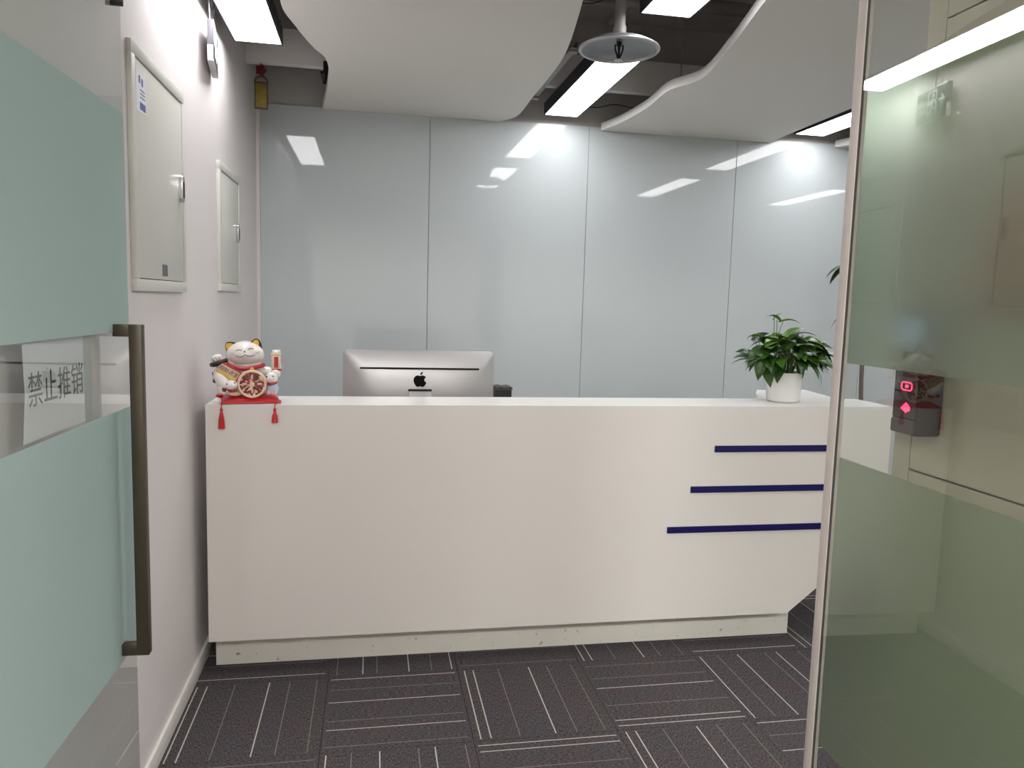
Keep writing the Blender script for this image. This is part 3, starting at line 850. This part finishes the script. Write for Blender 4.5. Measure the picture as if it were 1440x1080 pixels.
# kitten lying at the left, head down
bm = new_bm()
add_tube(bm, smoothpath([P(225, 520, -0.060), P(255, 560, -0.066), P(290, 600, -0.068), P(330, 630, -0.070)], 5), [0.018, 0.021, 0.023, 0.0245, 0.025, 0.0255] + [0.026] * 10, 16)
add_ball(bm, P(225, 512, -0.062), (0.0165, 0.016, 0.013), Matrix.Rotation(R_(-20), 4, 'Y'))
add_ball(bm, P(255, 560, -0.066), 0.0205); add_ball(bm, P(300, 655, -0.058), (0.030, 0.03, 0.032))
kb = obj('kitten', bm, M_ceramic, cat, smooth=180)
kb['label'] = 'small white kitten lying at the left of the coin'
bm = new_bm(); add_ball(bm, P(362, 624, -0.086), (0.0250, 0.018, 0.0215)); add_ball(bm, P(375, 632, -0.1005), (0.013, 0.006, 0.009))
kh = obj('kitten_head', bm, M_ceramic, kb, smooth=180)
bm = new_bm(); add_ball(bm, P(326, 613, -0.0985), (0.0042, 0.002, 0.0026)); add_ball(bm, P(398, 600, -0.0985), (0.0042, 0.002, 0.0026)); add_ball(bm, P(372, 622, -0.107), (0.0018, 0.0015, 0.0014)); obj('kitten_eyes', bm, M_darkglaze, kb, smooth=180)
bm = new_bm(); add_ball(bm, P(284, 590, -0.088), (0.013, 0.004, 0.0115)); obj('pink_patch', bm, M_pink, kb, smooth=180)
for q, r in (((208, 584, -0.074), (0.0078, 0.008, 0.0105)), ((298, 668, -0.086), (0.0095, 0.006, 0.0105)), ((192, 516, -0.064), (0.004, 0.008, 0.007))):
    bm = new_bm(); add_ball(bm, P(*q), r); obj('brown_patch', bm, M_brownspot, kb, smooth=180)
bm = new_bm(); add_tube(bm, smoothpath([P(335, 672, -0.082), P(370, 682, -0.092), P(412, 672, -0.088)], 4), [0.0055] * 9, 8); obj('kitten_collar', bm, M_redm, kb, smooth=60)
bm = new_bm(); add_ball(bm, P(322, 698, -0.074), (0.011, 0.013, 0.009)); add_ball(bm, P(396, 712, -0.068), (0.026, 0.014, 0.012)); obj('foot', bm, M_creamglaze, cat, smooth=180)
# kitten at the right in a blue coat
bm = new_bm(); add_ball(bm, P(748, 668, -0.055), (0.0265, 0.022, 0.0270)); k2 = obj('kitten', bm, M_blueglaze, cat, smooth=180)
k2['label'] = 'small kitten in a pale blue coat at the right of the coin'
bm = new_bm(); add_ball(bm, P(742, 560, -0.064), (0.0265, 0.020, 0.0240)); add_ball(bm, P(728, 566, -0.082), (0.011, 0.005, 0.008)); add_ball(bm, P(780, 518, -0.05), (0.022, 0.02, 0.02))
obj('kitten_head', bm, M_ceramic, k2, smooth=180)
bm = new_bm(); add_ball(bm, P(697, 546, -0.077), (0.0035, 0.002, 0.004)); add_ball(bm, P(758, 540, -0.0825), (0.0035, 0.002, 0.003)); add_ball(bm, P(726, 560, -0.0875), (0.002, 0.0015, 0.0016)); obj('kitten_eyes', bm, M_darkglaze, k2, smooth=180)
bm = new_bm(); add_tube(bm, smoothpath([P(704, 616, -0.068), P(740, 620, -0.080), P(788, 606, -0.066)], 4), [0.0055] * 9, 8); obj('kitten_collar', bm, M_redm, k2, smooth=60)
bm = new_bm()
for q in (712, 745, 772): add_ball(bm, P(q, 708, -0.068), (0.009, 0.013, 0.0105))
obj('foot', bm, M_pink, cat, smooth=180)

# ================================================================== POTHOS IN A WHITE POT
pt = thing('potted_pothos', 'bushy green pothos in a white pot on the counter end by the door', 'plant', (1.813, 3.105, ZT))
bm = new_bm()
add_lathe(bm, [(0.0, 0.0), (0.060, 0.0), (0.069, 0.004), (0.0715, 0.012), (0.079, 0.105), (0.0815, 0.128), (0.0800, 0.132), (0.0755, 0.130), (0.074, 0.110), (0.0, 0.108)], 0, 0, 40)
obj('pot', bm, M_pot, pt, smooth=50)
bm = new_bm(); add_lathe(bm, [(0.0, 0.116), (0.05, 0.114), (0.0735, 0.111)], 0, 0, 24)
for v in bm.verts: v.co.z += random.uniform(-0.002, 0.002)
obj('soil', bm, M_soil, pt, smooth=180)

def leaf_mesh(L, W, curl, fold, tipdrop, heart=True, n=7):
    """Leaf from base at origin along +Y; heart-shaped, folded on the midrib, drooping to a point."""
    bm = new_bm(); rows = []
    for i in range(n + 1):
        t = i / n
        w_ = W * ((sin(pi * min(1, (t * 0.94 + 0.06)) ** 0.62)) if heart else sin(pi * t ** 0.85) ** 0.8)
        w_ = max(w_, 0.0)
        if i == n: w_ = 0
        y = L * t - (0.10 * L * (1 - t) ** 6 if heart else 0)
        z = -tipdrop * L * t * t + 0.08 * L * sin(pi * t)
        row = []
        for s in (-1, -0.5, 0, 0.5, 1):
            yy = y - (0.10 * L * abs(s) * (1 - t) ** 3 if heart else 0)
            row.append(Vector((s * w_ / 2, yy, z + fold * abs(s) * w_ / 2 - curl * (abs(s) ** 2) * w_ / 2)))
        rows.append(row)
    vs = [[bm.verts.new(p) for p in r] for r in rows]
    for i in range(n):
        for k in range(4):
            q = [vs[i][k], vs[i][k + 1], vs[i + 1][k + 1], vs[i + 1][k]]
            bm.faces.new(q)
    bmesh.ops.remove_doubles(bm, verts=bm.verts[:], dist=1e-6)
    me = bpy.data.meshes.new('leaf'); bm.to_mesh(me); bm.free()
    for p in me.polygons: p.use_smooth = True
    return me
def use(me, m):
    c = me.copy(); c.materials.append(m); return c
LM = [use(leaf_mesh(0.078, 0.050, 0.10, 0.28, 0.18), M_leaf), use(leaf_mesh(0.090, 0.058, 0.05, 0.20, 0.32), M_leaf), use(leaf_mesh(0.066, 0.044, 0.15, 0.40, 0.10), M_leaf)]
LMy = [use(leaf_mesh(0.078, 0.048, 0.10, 0.30, 0.18), M_leafy), use(leaf_mesh(0.080, 0.022, 0.05, 0.75, 0.25), M_leafy)]
def place_leaf(parent, me, base, direction, roll=0.0, scale=1.0, name='leaf'):
    d = Vector(direction).normalized()
    up = Vector((0, 0, 1)) - d * d.z
    if up.length < 0.05: up = Vector((0, -1, 0)) - d * (-d.y)
    up.normalize(); x = d.cross(up).normalized()
    M = Matrix((x, d, up)).transposed().to_4x4() @ Matrix.Rotation(roll, 4, 'Y') @ Matrix.Scale(scale, 4)
    M.translation = Vector(base)
    o = bpy.data.objects.new(name, me); COL.objects.link(o); o.parent = parent; o.matrix_local = M
    return o
def stem(parent, pts, r=0.0016):
    bm = new_bm(); add_tube(bm, smoothpath(pts, 3), r, 5, caps=False)
    return obj('stem', bm, M_stem, parent, smooth=180)
random.seed(21)
for k in range(132):
    a = random.uniform(0, 2 * pi)
    el = random.choice((random.uniform(-0.50, 0.1), random.uniform(-0.1, 0.7), random.uniform(0.5, 1.4)))
    cr = Vector((cos(a) * cos(el), sin(a) * cos(el), sin(el)))
    rad = random.uniform(0.62, 1.0)
    base = Vector((0.155 * cr.x * rad, 0.135 * cr.y * rad, 0.195 + (0.105 if cr.z > 0 else 0.08) * cr.z * rad))
    hr = sqrt(base.x ** 2 + base.y ** 2)
    if base.z < 0.14 and hr < 0.10:
        f = 0.10 / max(hr, 0.01); base.x *= f; base.y *= f
    d = Vector((cos(a + random.uniform(-0.6, 0.6)), sin(a + random.uniform(-0.6, 0.6)), random.uniform(-0.75, 0.30) + 0.4 * max(0, cr.z)))
    me = random.choice(LMy if (cr.z > 0.55 and random.random() < 0.55) else LM) if cr.z > 0.5 else random.choice(LM)
    me = LM[k % 3] if me is LMy[1] else me
    place_leaf(pt, me, base, d, random.uniform(-0.5, 0.5), random.uniform(0.9, 1.3))
    if k % 2 == 0:
        stem(pt, [(0.03 * cos(a), 0.03 * sin(a), 0.112), (0.45 * base.x, 0.45 * base.y, 0.12 + 0.75 * max(0.0, base.z - 0.10)), tuple(base)])
# the two tall shoots and the long outer leaves that shape the silhouette
def at(px, py, y=0.0):
    return Vector(((px - 1108.5) / 338.0, y, (569.5 - py) / 338.0))
for base, tip, pth, me, ro in (
    ((1085, 447), (1062, 437), [(1092, 500), (1087, 470), (1083, 447)], LMy[1], 0.2),
    ((1085, 446), (1092, 435), [(1090, 500), (1087, 470), (1085, 446)], LMy[1], 0.8),
    ((1094, 450), (1120, 445), [(1094, 500), (1092, 468), (1096, 450)], LMy[1], 0.1),
    ((1062, 473), (1037, 471), [(1080, 510), (1068, 492), (1060, 473)], LMy[1], 0.3),
    ((1060, 478), (1078, 464), [(1080, 510), (1066, 490), (1060, 478)], LM[0], 0.6),
    ((1104, 470), (1128, 454), [(1104, 510), (1104, 490), (1103, 470)], LMy[0], 0.3),
    ((1126, 486), (1148, 472), [(1110, 515), (1118, 500), (1126, 486)], LM[0], 0.5),
    ((1150, 488), (1168, 474), [(1118, 520), (1135, 505), (1150, 488)], LMy[0], 0.4),
    ((1062, 492), (1037, 512), [(1085, 520), (1075, 505), (1062, 492)], LM[1], -0.4),
    ((1060, 510), (1052, 535), [(1085, 525), (1072, 515), (1060, 510)], LM[0], -0.3),
    ((1074, 515), (1069, 545), [(1092, 525), (1084, 520), (1074, 515)], LM[1], 0.3),
    ((1120, 516), (1124, 540), [(1108, 520), (1114, 516), (1120, 516)], LM[1], 0.2),
    ((1090, 508), (1082, 538), [(1100, 520), (1096, 514), (1090, 508)], LM[1], -0.2),
    ((1145, 515), (1163, 540), [(1120, 520), (1132, 516), (1145, 515)], LM[1], 0.2)):
    yo = -0.055 if base[1] > 500 else random.uniform(-0.05, 0.02)
    b = at(*base, yo); t = at(*tip, yo - 0.02); L = (t - b).length
    ln = max(v.co.y for v in me.vertices)
    place_leaf(pt, me, b, t - b, ro, L / ln)
    stem(pt, [at(*q, yo * (0.3 + 0.35 * i)) for i, q in enumerate(pth)], 0.0016)

# tall plant on the floor behind the desk end
tp_ = thing('tall_plant', 'tall leafy plant whose dark leaf tips peek out beside the door stile', 'plant', (2.86, 4.02, 0))
bm = new_bm(); add_lathe(bm, [(0, 0), (0.12, 0), (0.125, 0.01), (0.16, 0.30), (0.165, 0.33), (0.15, 0.33), (0.145, 0.29), (0, 0.285)], 0, 0, 32)
obj('pot', bm, M_pot, tp_, smooth=50)
bm = new_bm(); add_lathe(bm, [(0, 0.305), (0.145, 0.295)], 0, 0, 20); obj('soil', bm, M_soil, tp_)
bm = new_bm(); add_tube(bm, smoothpath([(0, 0, 0.28), (0.01, 0, 0.7), (-0.01, 0.01, 1.15), (0.02, 0, 1.6), (0.0, 0, 1.78)], 5), 0.013, 10); obj('trunk', bm, M_bark, tp_, smooth=180)
LU = use(leaf_mesh(0.17, 0.052, 0.05, 0.25, 0.30, heart=False), M_leaf2)
random.seed(5)
heads = [(-0.17, -0.05, 1.72), (0.10, -0.08, 1.80), (0.02, 0.14, 1.66), (0.16, 0.05, 1.52), (-0.115, -0.02, 1.46), (0.0, 0.0, 1.92)]
for hx_, hy_, hz_ in heads:
    stem(tp_, [(0.005, 0, hz_ - 0.22), (hx_ * 0.6, hy_ * 0.6, hz_ - 0.06), (hx_, hy_, hz_)], 0.003)
    n = 8; o0 = random.random()
    for k in range(n):
        a = 2 * pi * (k + o0) / n
        place_leaf(tp_, LU, (hx_ + 0.012 * cos(a), hy_ + 0.012 * sin(a), hz_), (cos(a), sin(a), random.uniform(-0.9, -0.2)), random.uniform(-0.3, 0.3), random.uniform(0.7, 0.95))

# ================================================================== LEFT WALL ITEMS
def cabinet(y0, y1, z0, z1, handle, label, lit):
    t = thing('electrical_cabinet', label, 'cabinet', (XL, (y0 + y1) / 2, (z0 + z1) / 2), 0, 'flush electrical cabinets on the left wall')
    hy, hz = (y1 - y0) / 2, (z1 - z0) / 2; fw = 0.034; d = 0.014
    bm = new_bm()
    add_box(bm, 0, d, -hy, hy, hz - fw, hz, bev=0.0015); add_box(bm, 0, d, -hy, hy, -hz, -hz + fw, bev=0.0015)
    add_box(bm, 0, d, -hy, -hy + fw, -hz + fw, hz - fw, bev=0.0015); add_box(bm, 0, d, hy - fw * 0.7, hy, -hz + fw, hz - fw, bev=0.0015)
    obj('frame', bm, M_cab, t, smooth=40)
    bm = new_bm(); add_box(bm, 0.004, d - 0.003, -hy + fw + 0.003, hy - fw * 0.7 - 0.003, -hz + fw + 0.003, hz - fw - 0.003, bev=0.0015)
    dr = obj('door', bm, M_cab, t, smooth=40)
    bm = new_bm(); add_box(bm, 0.0005, 0.004, -hy + fw, hy - fw * 0.7, -hz + fw, hz - fw); obj('door_gap', bm, M_rubber, t)
    yy, zz = handle; yy -= (y0 + y1) / 2; zz -= (z0 + z1) / 2
    bm = new_bm(); prof = rr_outline(0.016, -0.046, 0.046, 0.0155, 5)
    add_prism(bm, [(yy + u, zz + v) for u, v in prof], 'x', d - 0.003, d + 0.010)
    bmesh.ops.bevel(bm, geom=[e for e in bm.edges if abs(e.verts[0].co.x - e.verts[1].co.x) < 1e-5 and e.verts[0].co.x > d], offset=0.003, segments=2, affect='EDGES')
    h = obj('handle', bm, M_chrome, dr, smooth=40)
    bm = new_bm(); add_prism(bm, [(yy + u * 0.55, zz - 0.004 + v * 0.6) for u, v in prof], 'x', d + 0.0095, d + 0.0115); obj('handle_recess', bm, M_rubber, h)
    return t, dr
c1, dr1 = cabinet(2.258, 2.835, 1.462, 2.131, (2.775, 1.808), 'cream electrical cabinet with a sticker, nearer the glass door, on the left wall', False)
c2, dr2 = cabinet(3.452, 3.955, 1.472, 2.020, (3.865, 1.748), 'smaller cream electrical cabinet near the back corner of the left wall', True)
def on_c1(y, z): return y - (2.268 + 2.845) / 2, z - (1.462 + 2.131) / 2
u, v = on_c1(2.325, 2.015)
bm = new_bm(); add_box(bm, 0.0112, 0.0118, u - 0.012, u + 0.078, v - 0.058, v + 0.052)
st = obj('sticker', bm, M_sticker, dr1); st['label'] = 'white sticker with blue print'
bm = new_bm(); add_box(bm, 0.0118, 0.0122, u + 0.022, u + 0.074, v - 0.050, v - 0.030); add_box(bm, 0.0118, 0.0122, u + 0.014, u + 0.028, v + 0.020, v + 0.040); add_box(bm, 0.0118, 0.0122, u + 0.040, u + 0.054, v + 0.016, v + 0.036)
for k in range(3): add_box(bm, 0.0118, 0.0122, u + 0.026, u + 0.070, v - 0.018 + k * 0.010, v - 0.015 + k * 0.010)
obj('sticker_print', bm, M_inkblue, st)
u, v = on_c1(2.575, 1.528)
bm = new_bm(); add_box(bm, 0.0112, 0.0118, u - 0.030, u + 0.030, v - 0.018, v + 0.018); lb = obj('label_plate', bm, M_grey, dr1); lb['label'] = 'small grey label'

# exit sign hung on wires beside the wall
es = thing('exit_sign', 'unlit dark exit sign hanging edge-on beside the left wall', 'sign', (-0.606, 3.13, 2.330), R_(7.0))
LS, HS = 0.250, 0.150
bm = new_bm(); add_box(bm, -0.009, 0.012, 0, LS, 0.060, HS, bev=0.002); obj('body', bm, M_signbody, es, smooth=40)
bm = new_bm(); add_box(bm, -0.009, 0.012, 0, LS, 0.0, 0.0598, bev=0.002); o = obj('lower_body', bm, M_signlow, es, smooth=40); o['label'] = 'paler lower part'
bm = new_bm(); add_box(bm, 0.0122, 0.0136, 0.004, LS - 0.004, 0.005, HS - 0.005); fc = obj('face', bm, M_signface, es)
bm = new_bm(); add_box(bm, 0.0122, 0.0145, 0.0, LS, HS - 0.005, HS); add_box(bm, 0.0122, 0.0145, 0.0, LS, 0.0, 0.005); obj('face_rim', bm, M_steel, es)
bm = new_bm(); KS = 0.250 / 0.29
def yz(pts, d0=0.0137, d1=0.0146): add_prism(bm, [(u * KS, v) for u, v in pts], 'x', d0, d1)
# arrow pointing towards the entrance
yz([(0.022, 0.085), (0.046, 0.108), (0.053, 0.102), (0.041, 0.090), (0.075, 0.090), (0.075, 0.080), (0.041, 0.080), (0.053, 0.068), (0.046, 0.062)])
# running figure in a doorway outline
for q in ([(0.095, 0.03), (0.101, 0.03), (0.101, 0.135), (0.095, 0.135)], [(0.169, 0.03), (0.175, 0.03), (0.175, 0.135), (0.169, 0.135)], [(0.101, 0.129), (0.169, 0.129), (0.169, 0.135), (0.101, 0.135)]): yz(q)
yz([(0.128 + 0.009 * cos(a * pi / 5), 0.114 + 0.009 * sin(a * pi / 5)) for a in range(10)])
for q in ([(0.126, 0.103), (0.142, 0.101), (0.148, 0.074), (0.134, 0.070)], [(0.126, 0.103), (0.108, 0.092), (0.104, 0.080), (0.111, 0.078), (0.114, 0.087), (0.130, 0.094)],
          [(0.142, 0.101), (0.158, 0.090), (0.164, 0.078), (0.158, 0.074), (0.152, 0.084), (0.140, 0.092)], [(0.134, 0.072), (0.142, 0.071), (0.124, 0.052), (0.108, 0.052), (0.108, 0.060), (0.121, 0.060)],
          [(0.138, 0.073), (0.148, 0.074), (0.150, 0.054), (0.162, 0.036), (0.154, 0.033), (0.141, 0.052)]): yz(q)
obj('pictogram', bm, M_signmark, fc)
for tx, sz, zz in (('安全出口', 0.027, 0.092), ('EXIT', 0.030, 0.058)):
    bm = text_bm(tx, sz, 0.0008)
    Mt = Matrix.Translation((0.0141, 0.232 * KS, zz)) @ Matrix.Rotation(pi / 2, 4, 'Z')
    for v in bm.verts: v.co = Mt @ v.co
    o = obj('lettering', bm, M_signmark, fc)
for y in (0.05, LS - 0.05):
    bm = new_bm(); add_tube(bm, smoothpath([(0, y, HS), (-0.004, y, HS + 0.1), (0.006, y + 0.01, HS + 0.25), (0.0, y, ZC - 2.330)], 4), 0.0022, 6)
    obj('hanging_wire', bm, M_cable, es, smooth=60)
bm = new_bm(); add_tube(bm, smoothpath([(0.0, LS * 0.5, HS), (0.012, LS * 0.5 - 0.03, HS + 0.12), (-0.004, LS * 0.5, HS + 0.3), (0, LS * 0.5, ZC - 2.330)], 5), 0.0032, 6); obj('power_cable', bm, M_blackcable, es, smooth=60)

# ================================================================== PENDANT CHARM
pd = thing('hanging_charm', 'gold plaque charm on a red knotted cord hanging in the back left corner', 'ornament', (-0.577, 4.278, 2.425))
bm = new_bm(); add_tube(bm, [(0, 0, 0.160), (0, 0, 0.2305)], 0.0032, 6); obj('cord', bm, M_knot, pd)
bm = new_bm()
for k in range(10):
    a = 2 * pi * k / 10; rr = 0.0175 if k % 2 else 0.023
    add_ball(bm, (rr * 0.8 * cos(a), 0, 0.196 + rr * 0.8 * sin(a)), (0.0105, 0.007, 0.0105), seg=10, rings=8)
add_ball(bm, (0, -0.003, 0.196), (0.012, 0.009, 0.012), seg=12, rings=8)
obj('knot', bm, M_knot, pd, smooth=180)
bm = new_bm()
add_tube(bm, smoothpath([(-0.032, 0, 0.136), (-0.026, 0, 0.152), (0, 0, 0.168), (0.026, 0, 0.152), (0.032, 0, 0.136)], 5), 0.0045, 8)
add_box(bm, -0.0335, 0.0335, -0.005, 0.005, 0.128, 0.137); add_box(bm, -0.0335, 0.0335, -0.005, 0.005, 0.0, 0.008)
add_box(bm, -0.0335, -0.0265, -0.005, 0.005, 0.008, 0.128); add_box(bm, 0.0265, 0.0335, -0.005, 0.005, 0.008, 0.128)
obj('frame', bm, M_bark, pd)
MG = mat('antique_gold', (0.26, 0.18, 0.025), 0.4, metal=0.3, var=0.25, vscale=60)
bm = new_bm(); add_box(bm, -0.0264, 0.0264, -0.0035, 0.0035, 0.0081, 0.1279); pq = obj('plaque', bm, MG, pd)
bm = new_bm()
for r_ in range(7):
    for c_ in range(3): add_box(bm, -0.020 + c_ * 0.0145, -0.010 + c_ * 0.0145, -0.005, -0.0036, 0.016 + r_ * 0.0155, 0.026 + r_ * 0.0155, bev=0.0008)
o = obj('relief', bm, MG, pq, kind='stuff')

# ================================================================== SPRINKLER AND SERVICES
sp = thing('fire_sprinkler', 'ceiling sprinkler on a drop pipe with a wide round metal dish', 'sprinkler', (0.918, 2.9, 2.425))
bm = new_bm()
add_lathe(bm, [(0.0, 0.030), (0.05, 0.029), (0.11, 0.022), (0.138, 0.008), (0.144, 0.0), (0.152, 0.0), (0.153, 0.004), (0.149, 0.009), (0.115, 0.027), (0.05, 0.034), (0.0, 0.035)], 0, 0, 48)
obj('dish', bm, M_dish, sp, smooth=60)
bm = new_bm(); add_lathe(bm, [(0.1395, 0.004), (0.142, -0.003), (0.150, -0.004), (0.1545, 0.001), (0.1535, 0.006)], 0, 0, 48); obj('dish_rim', bm, M_alu, sp, smooth=60)
bm = new_bm(); add_tube(bm, [(0, 0, 0.033), (0, 0, 0.085)], 0.0245, 16); obj('pipe_collar', bm, M_pipe, sp, smooth=40)
bm = new_bm(); add_tube(bm, [(0, 0, 0.085), (0, 0, ZC - 2.425)], 0.0205, 16); obj('drop_pipe', bm, M_pipe, sp, smooth=40)
bm = new_bm()
add_lathe(bm, [(0, 0.030), (0.010, 0.030), (0.010, 0.018), (0.006, 0.014), (0.005, 0.0)], 0, 0, 14)
add_tube(bm, [(-0.015, 0, 0.020), (-0.015, 0, 0.002), (-0.003, 0, -0.030)], 0.0035, 6); add_tube(bm, [(0.015, 0, 0.020), (0.015, 0, 0.002), (0.003, 0, -0.030)], 0.0035, 6)
add_tube(bm, [(0, 0, 0.004), (0, 0, -0.034)], 0.0042, 8)
obj('sprinkler_head', bm, M_plastic, sp, smooth=50)
bm = new_bm(); add_lathe(bm, [(0, -0.034), (0.016, -0.035), (0.016, -0.038), (0, -0.038)], 0, 0, 16); obj('deflector', bm, M_steel, sp, smooth=40)

# steel channel running along the large panel's right edge
ch = thing('steel_channel', 'thin steel channel along the right edge of the large ceiling panel', 'channel', (0.868, 3.82, 2.58))
bm = new_bm(); add_box(bm, -0.016, 0.016, -0.43, 0.43, 0.0, 0.004); add_box(bm, -0.016, -0.012, -0.43, 0.43, 0.004, 0.03); add_box(bm, 0.012, 0.016, -0.43, 0.43, 0.004, 0.03)
obj('rail', bm, M_pipe, ch)
for y in (-0.40, 0.40):
    bm = new_bm(); add_tube(bm, [(0, y, 0.004), (0, y, ZC - 2.58)], 0.005, 8); obj('threaded_rod', bm, M_steel, ch)
    bm = new_bm(); add_box(bm, -0.02, 0.02, y - 0.02, y + 0.02, -0.012, 0.0); obj('clip', bm, M_pipe, ch)
# cross conduit, duct and cables in the dark void
cd = new_bm(); add_tube(cd, [(XL + 0.01, 3.62, 2.905), (XR - 0.02, 3.62, 2.905)], 0.032, 12)
tag(obj('conduit_pipe', cd, M_pipe, smooth=40), 'grey pipe crossing the dark ceiling void behind the sprinkler pipe', 'pipe')
cd = new_bm(); add_tube(cd, [(1.29, YF + 0.02, 3.02), (1.29, 4.24, 3.02)], 0.02, 12)
tag(obj('conduit_pipe', cd, M_plenum, smooth=40), 'thin dark pipe running front to back inside the central ceiling void', 'pipe')
for k, (pts, lab) in enumerate((
    ([(0.70, 3.58, 2.93), (0.86, 3.52, 2.84), (0.98, 3.50, 2.82), (1.14, 3.56, 2.92)], 'loose black cable looping in the ceiling void left of the sprinkler pipe'),
    ([(0.83, 3.60, 2.74), (0.90, 3.9, 2.70), (0.95, 4.2, 2.76)], 'black cable running beside the steel channel near the lamp'),
    ([(1.20, 4.52, 2.63), (1.30, 4.50, 2.62), (1.42, 4.50, 2.645), (1.60, 4.5, 2.62)], 'black cable sagging above the back wall, right of the lamp end'))):
    bm = new_bm(); add_tube(bm, smoothpath(pts, 6), 0.0026, 6)
    tag(obj('loose_cable', bm, M_blackcable, smooth=60), lab, 'cable')
bm = new_bm(); add_box(bm, -0.255, -0.215, 4.16, 4.24, 2.566, 2.66); add_box(bm, -0.262, -0.245, 4.05, 4.24, 2.566, 2.578); add_tube(bm, [(-0.235, 4.2, 2.66), (-0.235, 4.2, ZC)], 0.006, 8)
tag(obj('hanger_bracket', bm, M_plastic), 'black hanger bracket at the left edge of the large ceiling panel', 'bracket')

# ================================================================== ACCESS TERMINAL behind the right-hand glass
ac = thing('access_terminal', 'black wall access terminal with red icons, seen through the right glass door', 'access control', (XS, 1.381, 1.212))
bm = new_bm()
add_box(bm, -0.058, 0, -0.038, 0.038, 0.0, 0.262, bev=0.006)
obj('body', bm, M_plastic, ac, smooth=40)
bm = new_bm(); add_box(bm, -0.0600, -0.0575, -0.034, 0.034, 0.035, 0.256, bev=0.001); fa = obj('front_glass', bm, M_gloss, ac)
bm = new_bm(); add_box(bm, -0.0635, -0.055, -0.034, 0.034, 0.002, 0.032, bev=0.004); obj('fingerprint_reader', bm, M_rubber, ac, smooth=40)
bm = new_bm(); add_box(bm, -0.0608, -0.0601, -0.026, 0.026, 0.185, 0.240); obj('display', bm, M_screen, fa)
bm = new_bm()
cz_ = 0.100
ic = rr_outline(0.015, cz_ - 0.008, cz_ + 0.008, 0.005, 3)
for a_, b_ in zip(ic, ic[1:] + ic[:1]): add_tube(bm, [(-0.0606, a_[0] - 0.004, a_[1]), (-0.0606, b_[0] - 0.004, b_[1])], 0.0012, 5)
add_box(bm, -0.0612, -0.0601, -0.008, -0.001, cz_ - 0.003, cz_ + 0.003)
obj('key_icon', bm, M_redled, fa)
bm = new_bm()
add_prism(bm, [(-0.017, 0.050), (-0.018, 0.058), (-0.006, 0.067), (0.009, 0.053), (0.003, 0.052), (0.001, 0.049), (-0.003, 0.050), (-0.007, 0.045), (-0.012, 0.050)], 'x', -0.0612, -0.0601)
obj('hand_icon', bm, M_redled, fa)

rb = thing('reddish_blur', 'reddish blur built as a hanging banner behind the frosted right glass door', 'banner', (XS, 1.05, 1.455))
bm = new_bm()  # cut to the outline of a reddish blur; the banner is made up
pts = [(0.232, 0.0), (0.23, 0.06), (0.212, 0.17), (0.17, 0.25), (0.10, 0.30), (-0.20, 0.32), (-0.20, 0.0)]
add_prism(bm, pts, 'x', -0.012, -0.004); obj('cloth', bm, M_banner, rb)
bm = new_bm(); add_tube(bm, [(-0.008, -0.21, 0.325), (-0.008, 0.10, 0.305)], 0.007, 10); obj('rod', bm, M_bark, rb, smooth=40)
bm = new_bm(); add_box(bm, -0.015, -0.012, -0.20, 0.230, 0.010, 0.018); add_box(bm, -0.015, -0.012, -0.20, 0.228, 0.034, 0.041); obj('braid', bm, M_knot, rb)

# added fill lamps in the corridor behind the camera, invented to brighten the desk front
M_cdiff = mat('added_lamp_diffuser', (0.9, 0.9, 0.9), 0.5, emit=(1, 0.975, 0.94), estr=CORRIDOR_POWER)
for x, lab in ((-1.75, 'added square fill lamp on the corridor ceiling, farthest left of the entrance'), (-0.85, 'added square fill lamp on the corridor ceiling just left of the entrance'), (0.05, 'added square fill lamp on the corridor ceiling, straight outside the entrance'), (1.9, 'added square fill lamp on the corridor ceiling, first beside the glazed front'), (3.1, 'added square fill lamp on the corridor ceiling, farthest along the glazed front')):
    ol = thing('added_corridor_lamp', lab, 'lamp', (x, -1.15, 2.70), 0, 'added corridor fill lamps')
    bm = new_bm(); add_box(bm, -0.31, 0.31, -0.31, 0.31, -0.03, 0.0, bev=0.003); obj('frame', bm, M_white, ol, smooth=40)
    bm = new_bm(); add_box(bm, -0.28, 0.28, -0.28, 0.28, -0.034, -0.0305)
    obj('diffuser', bm, M_cdiff, ol)
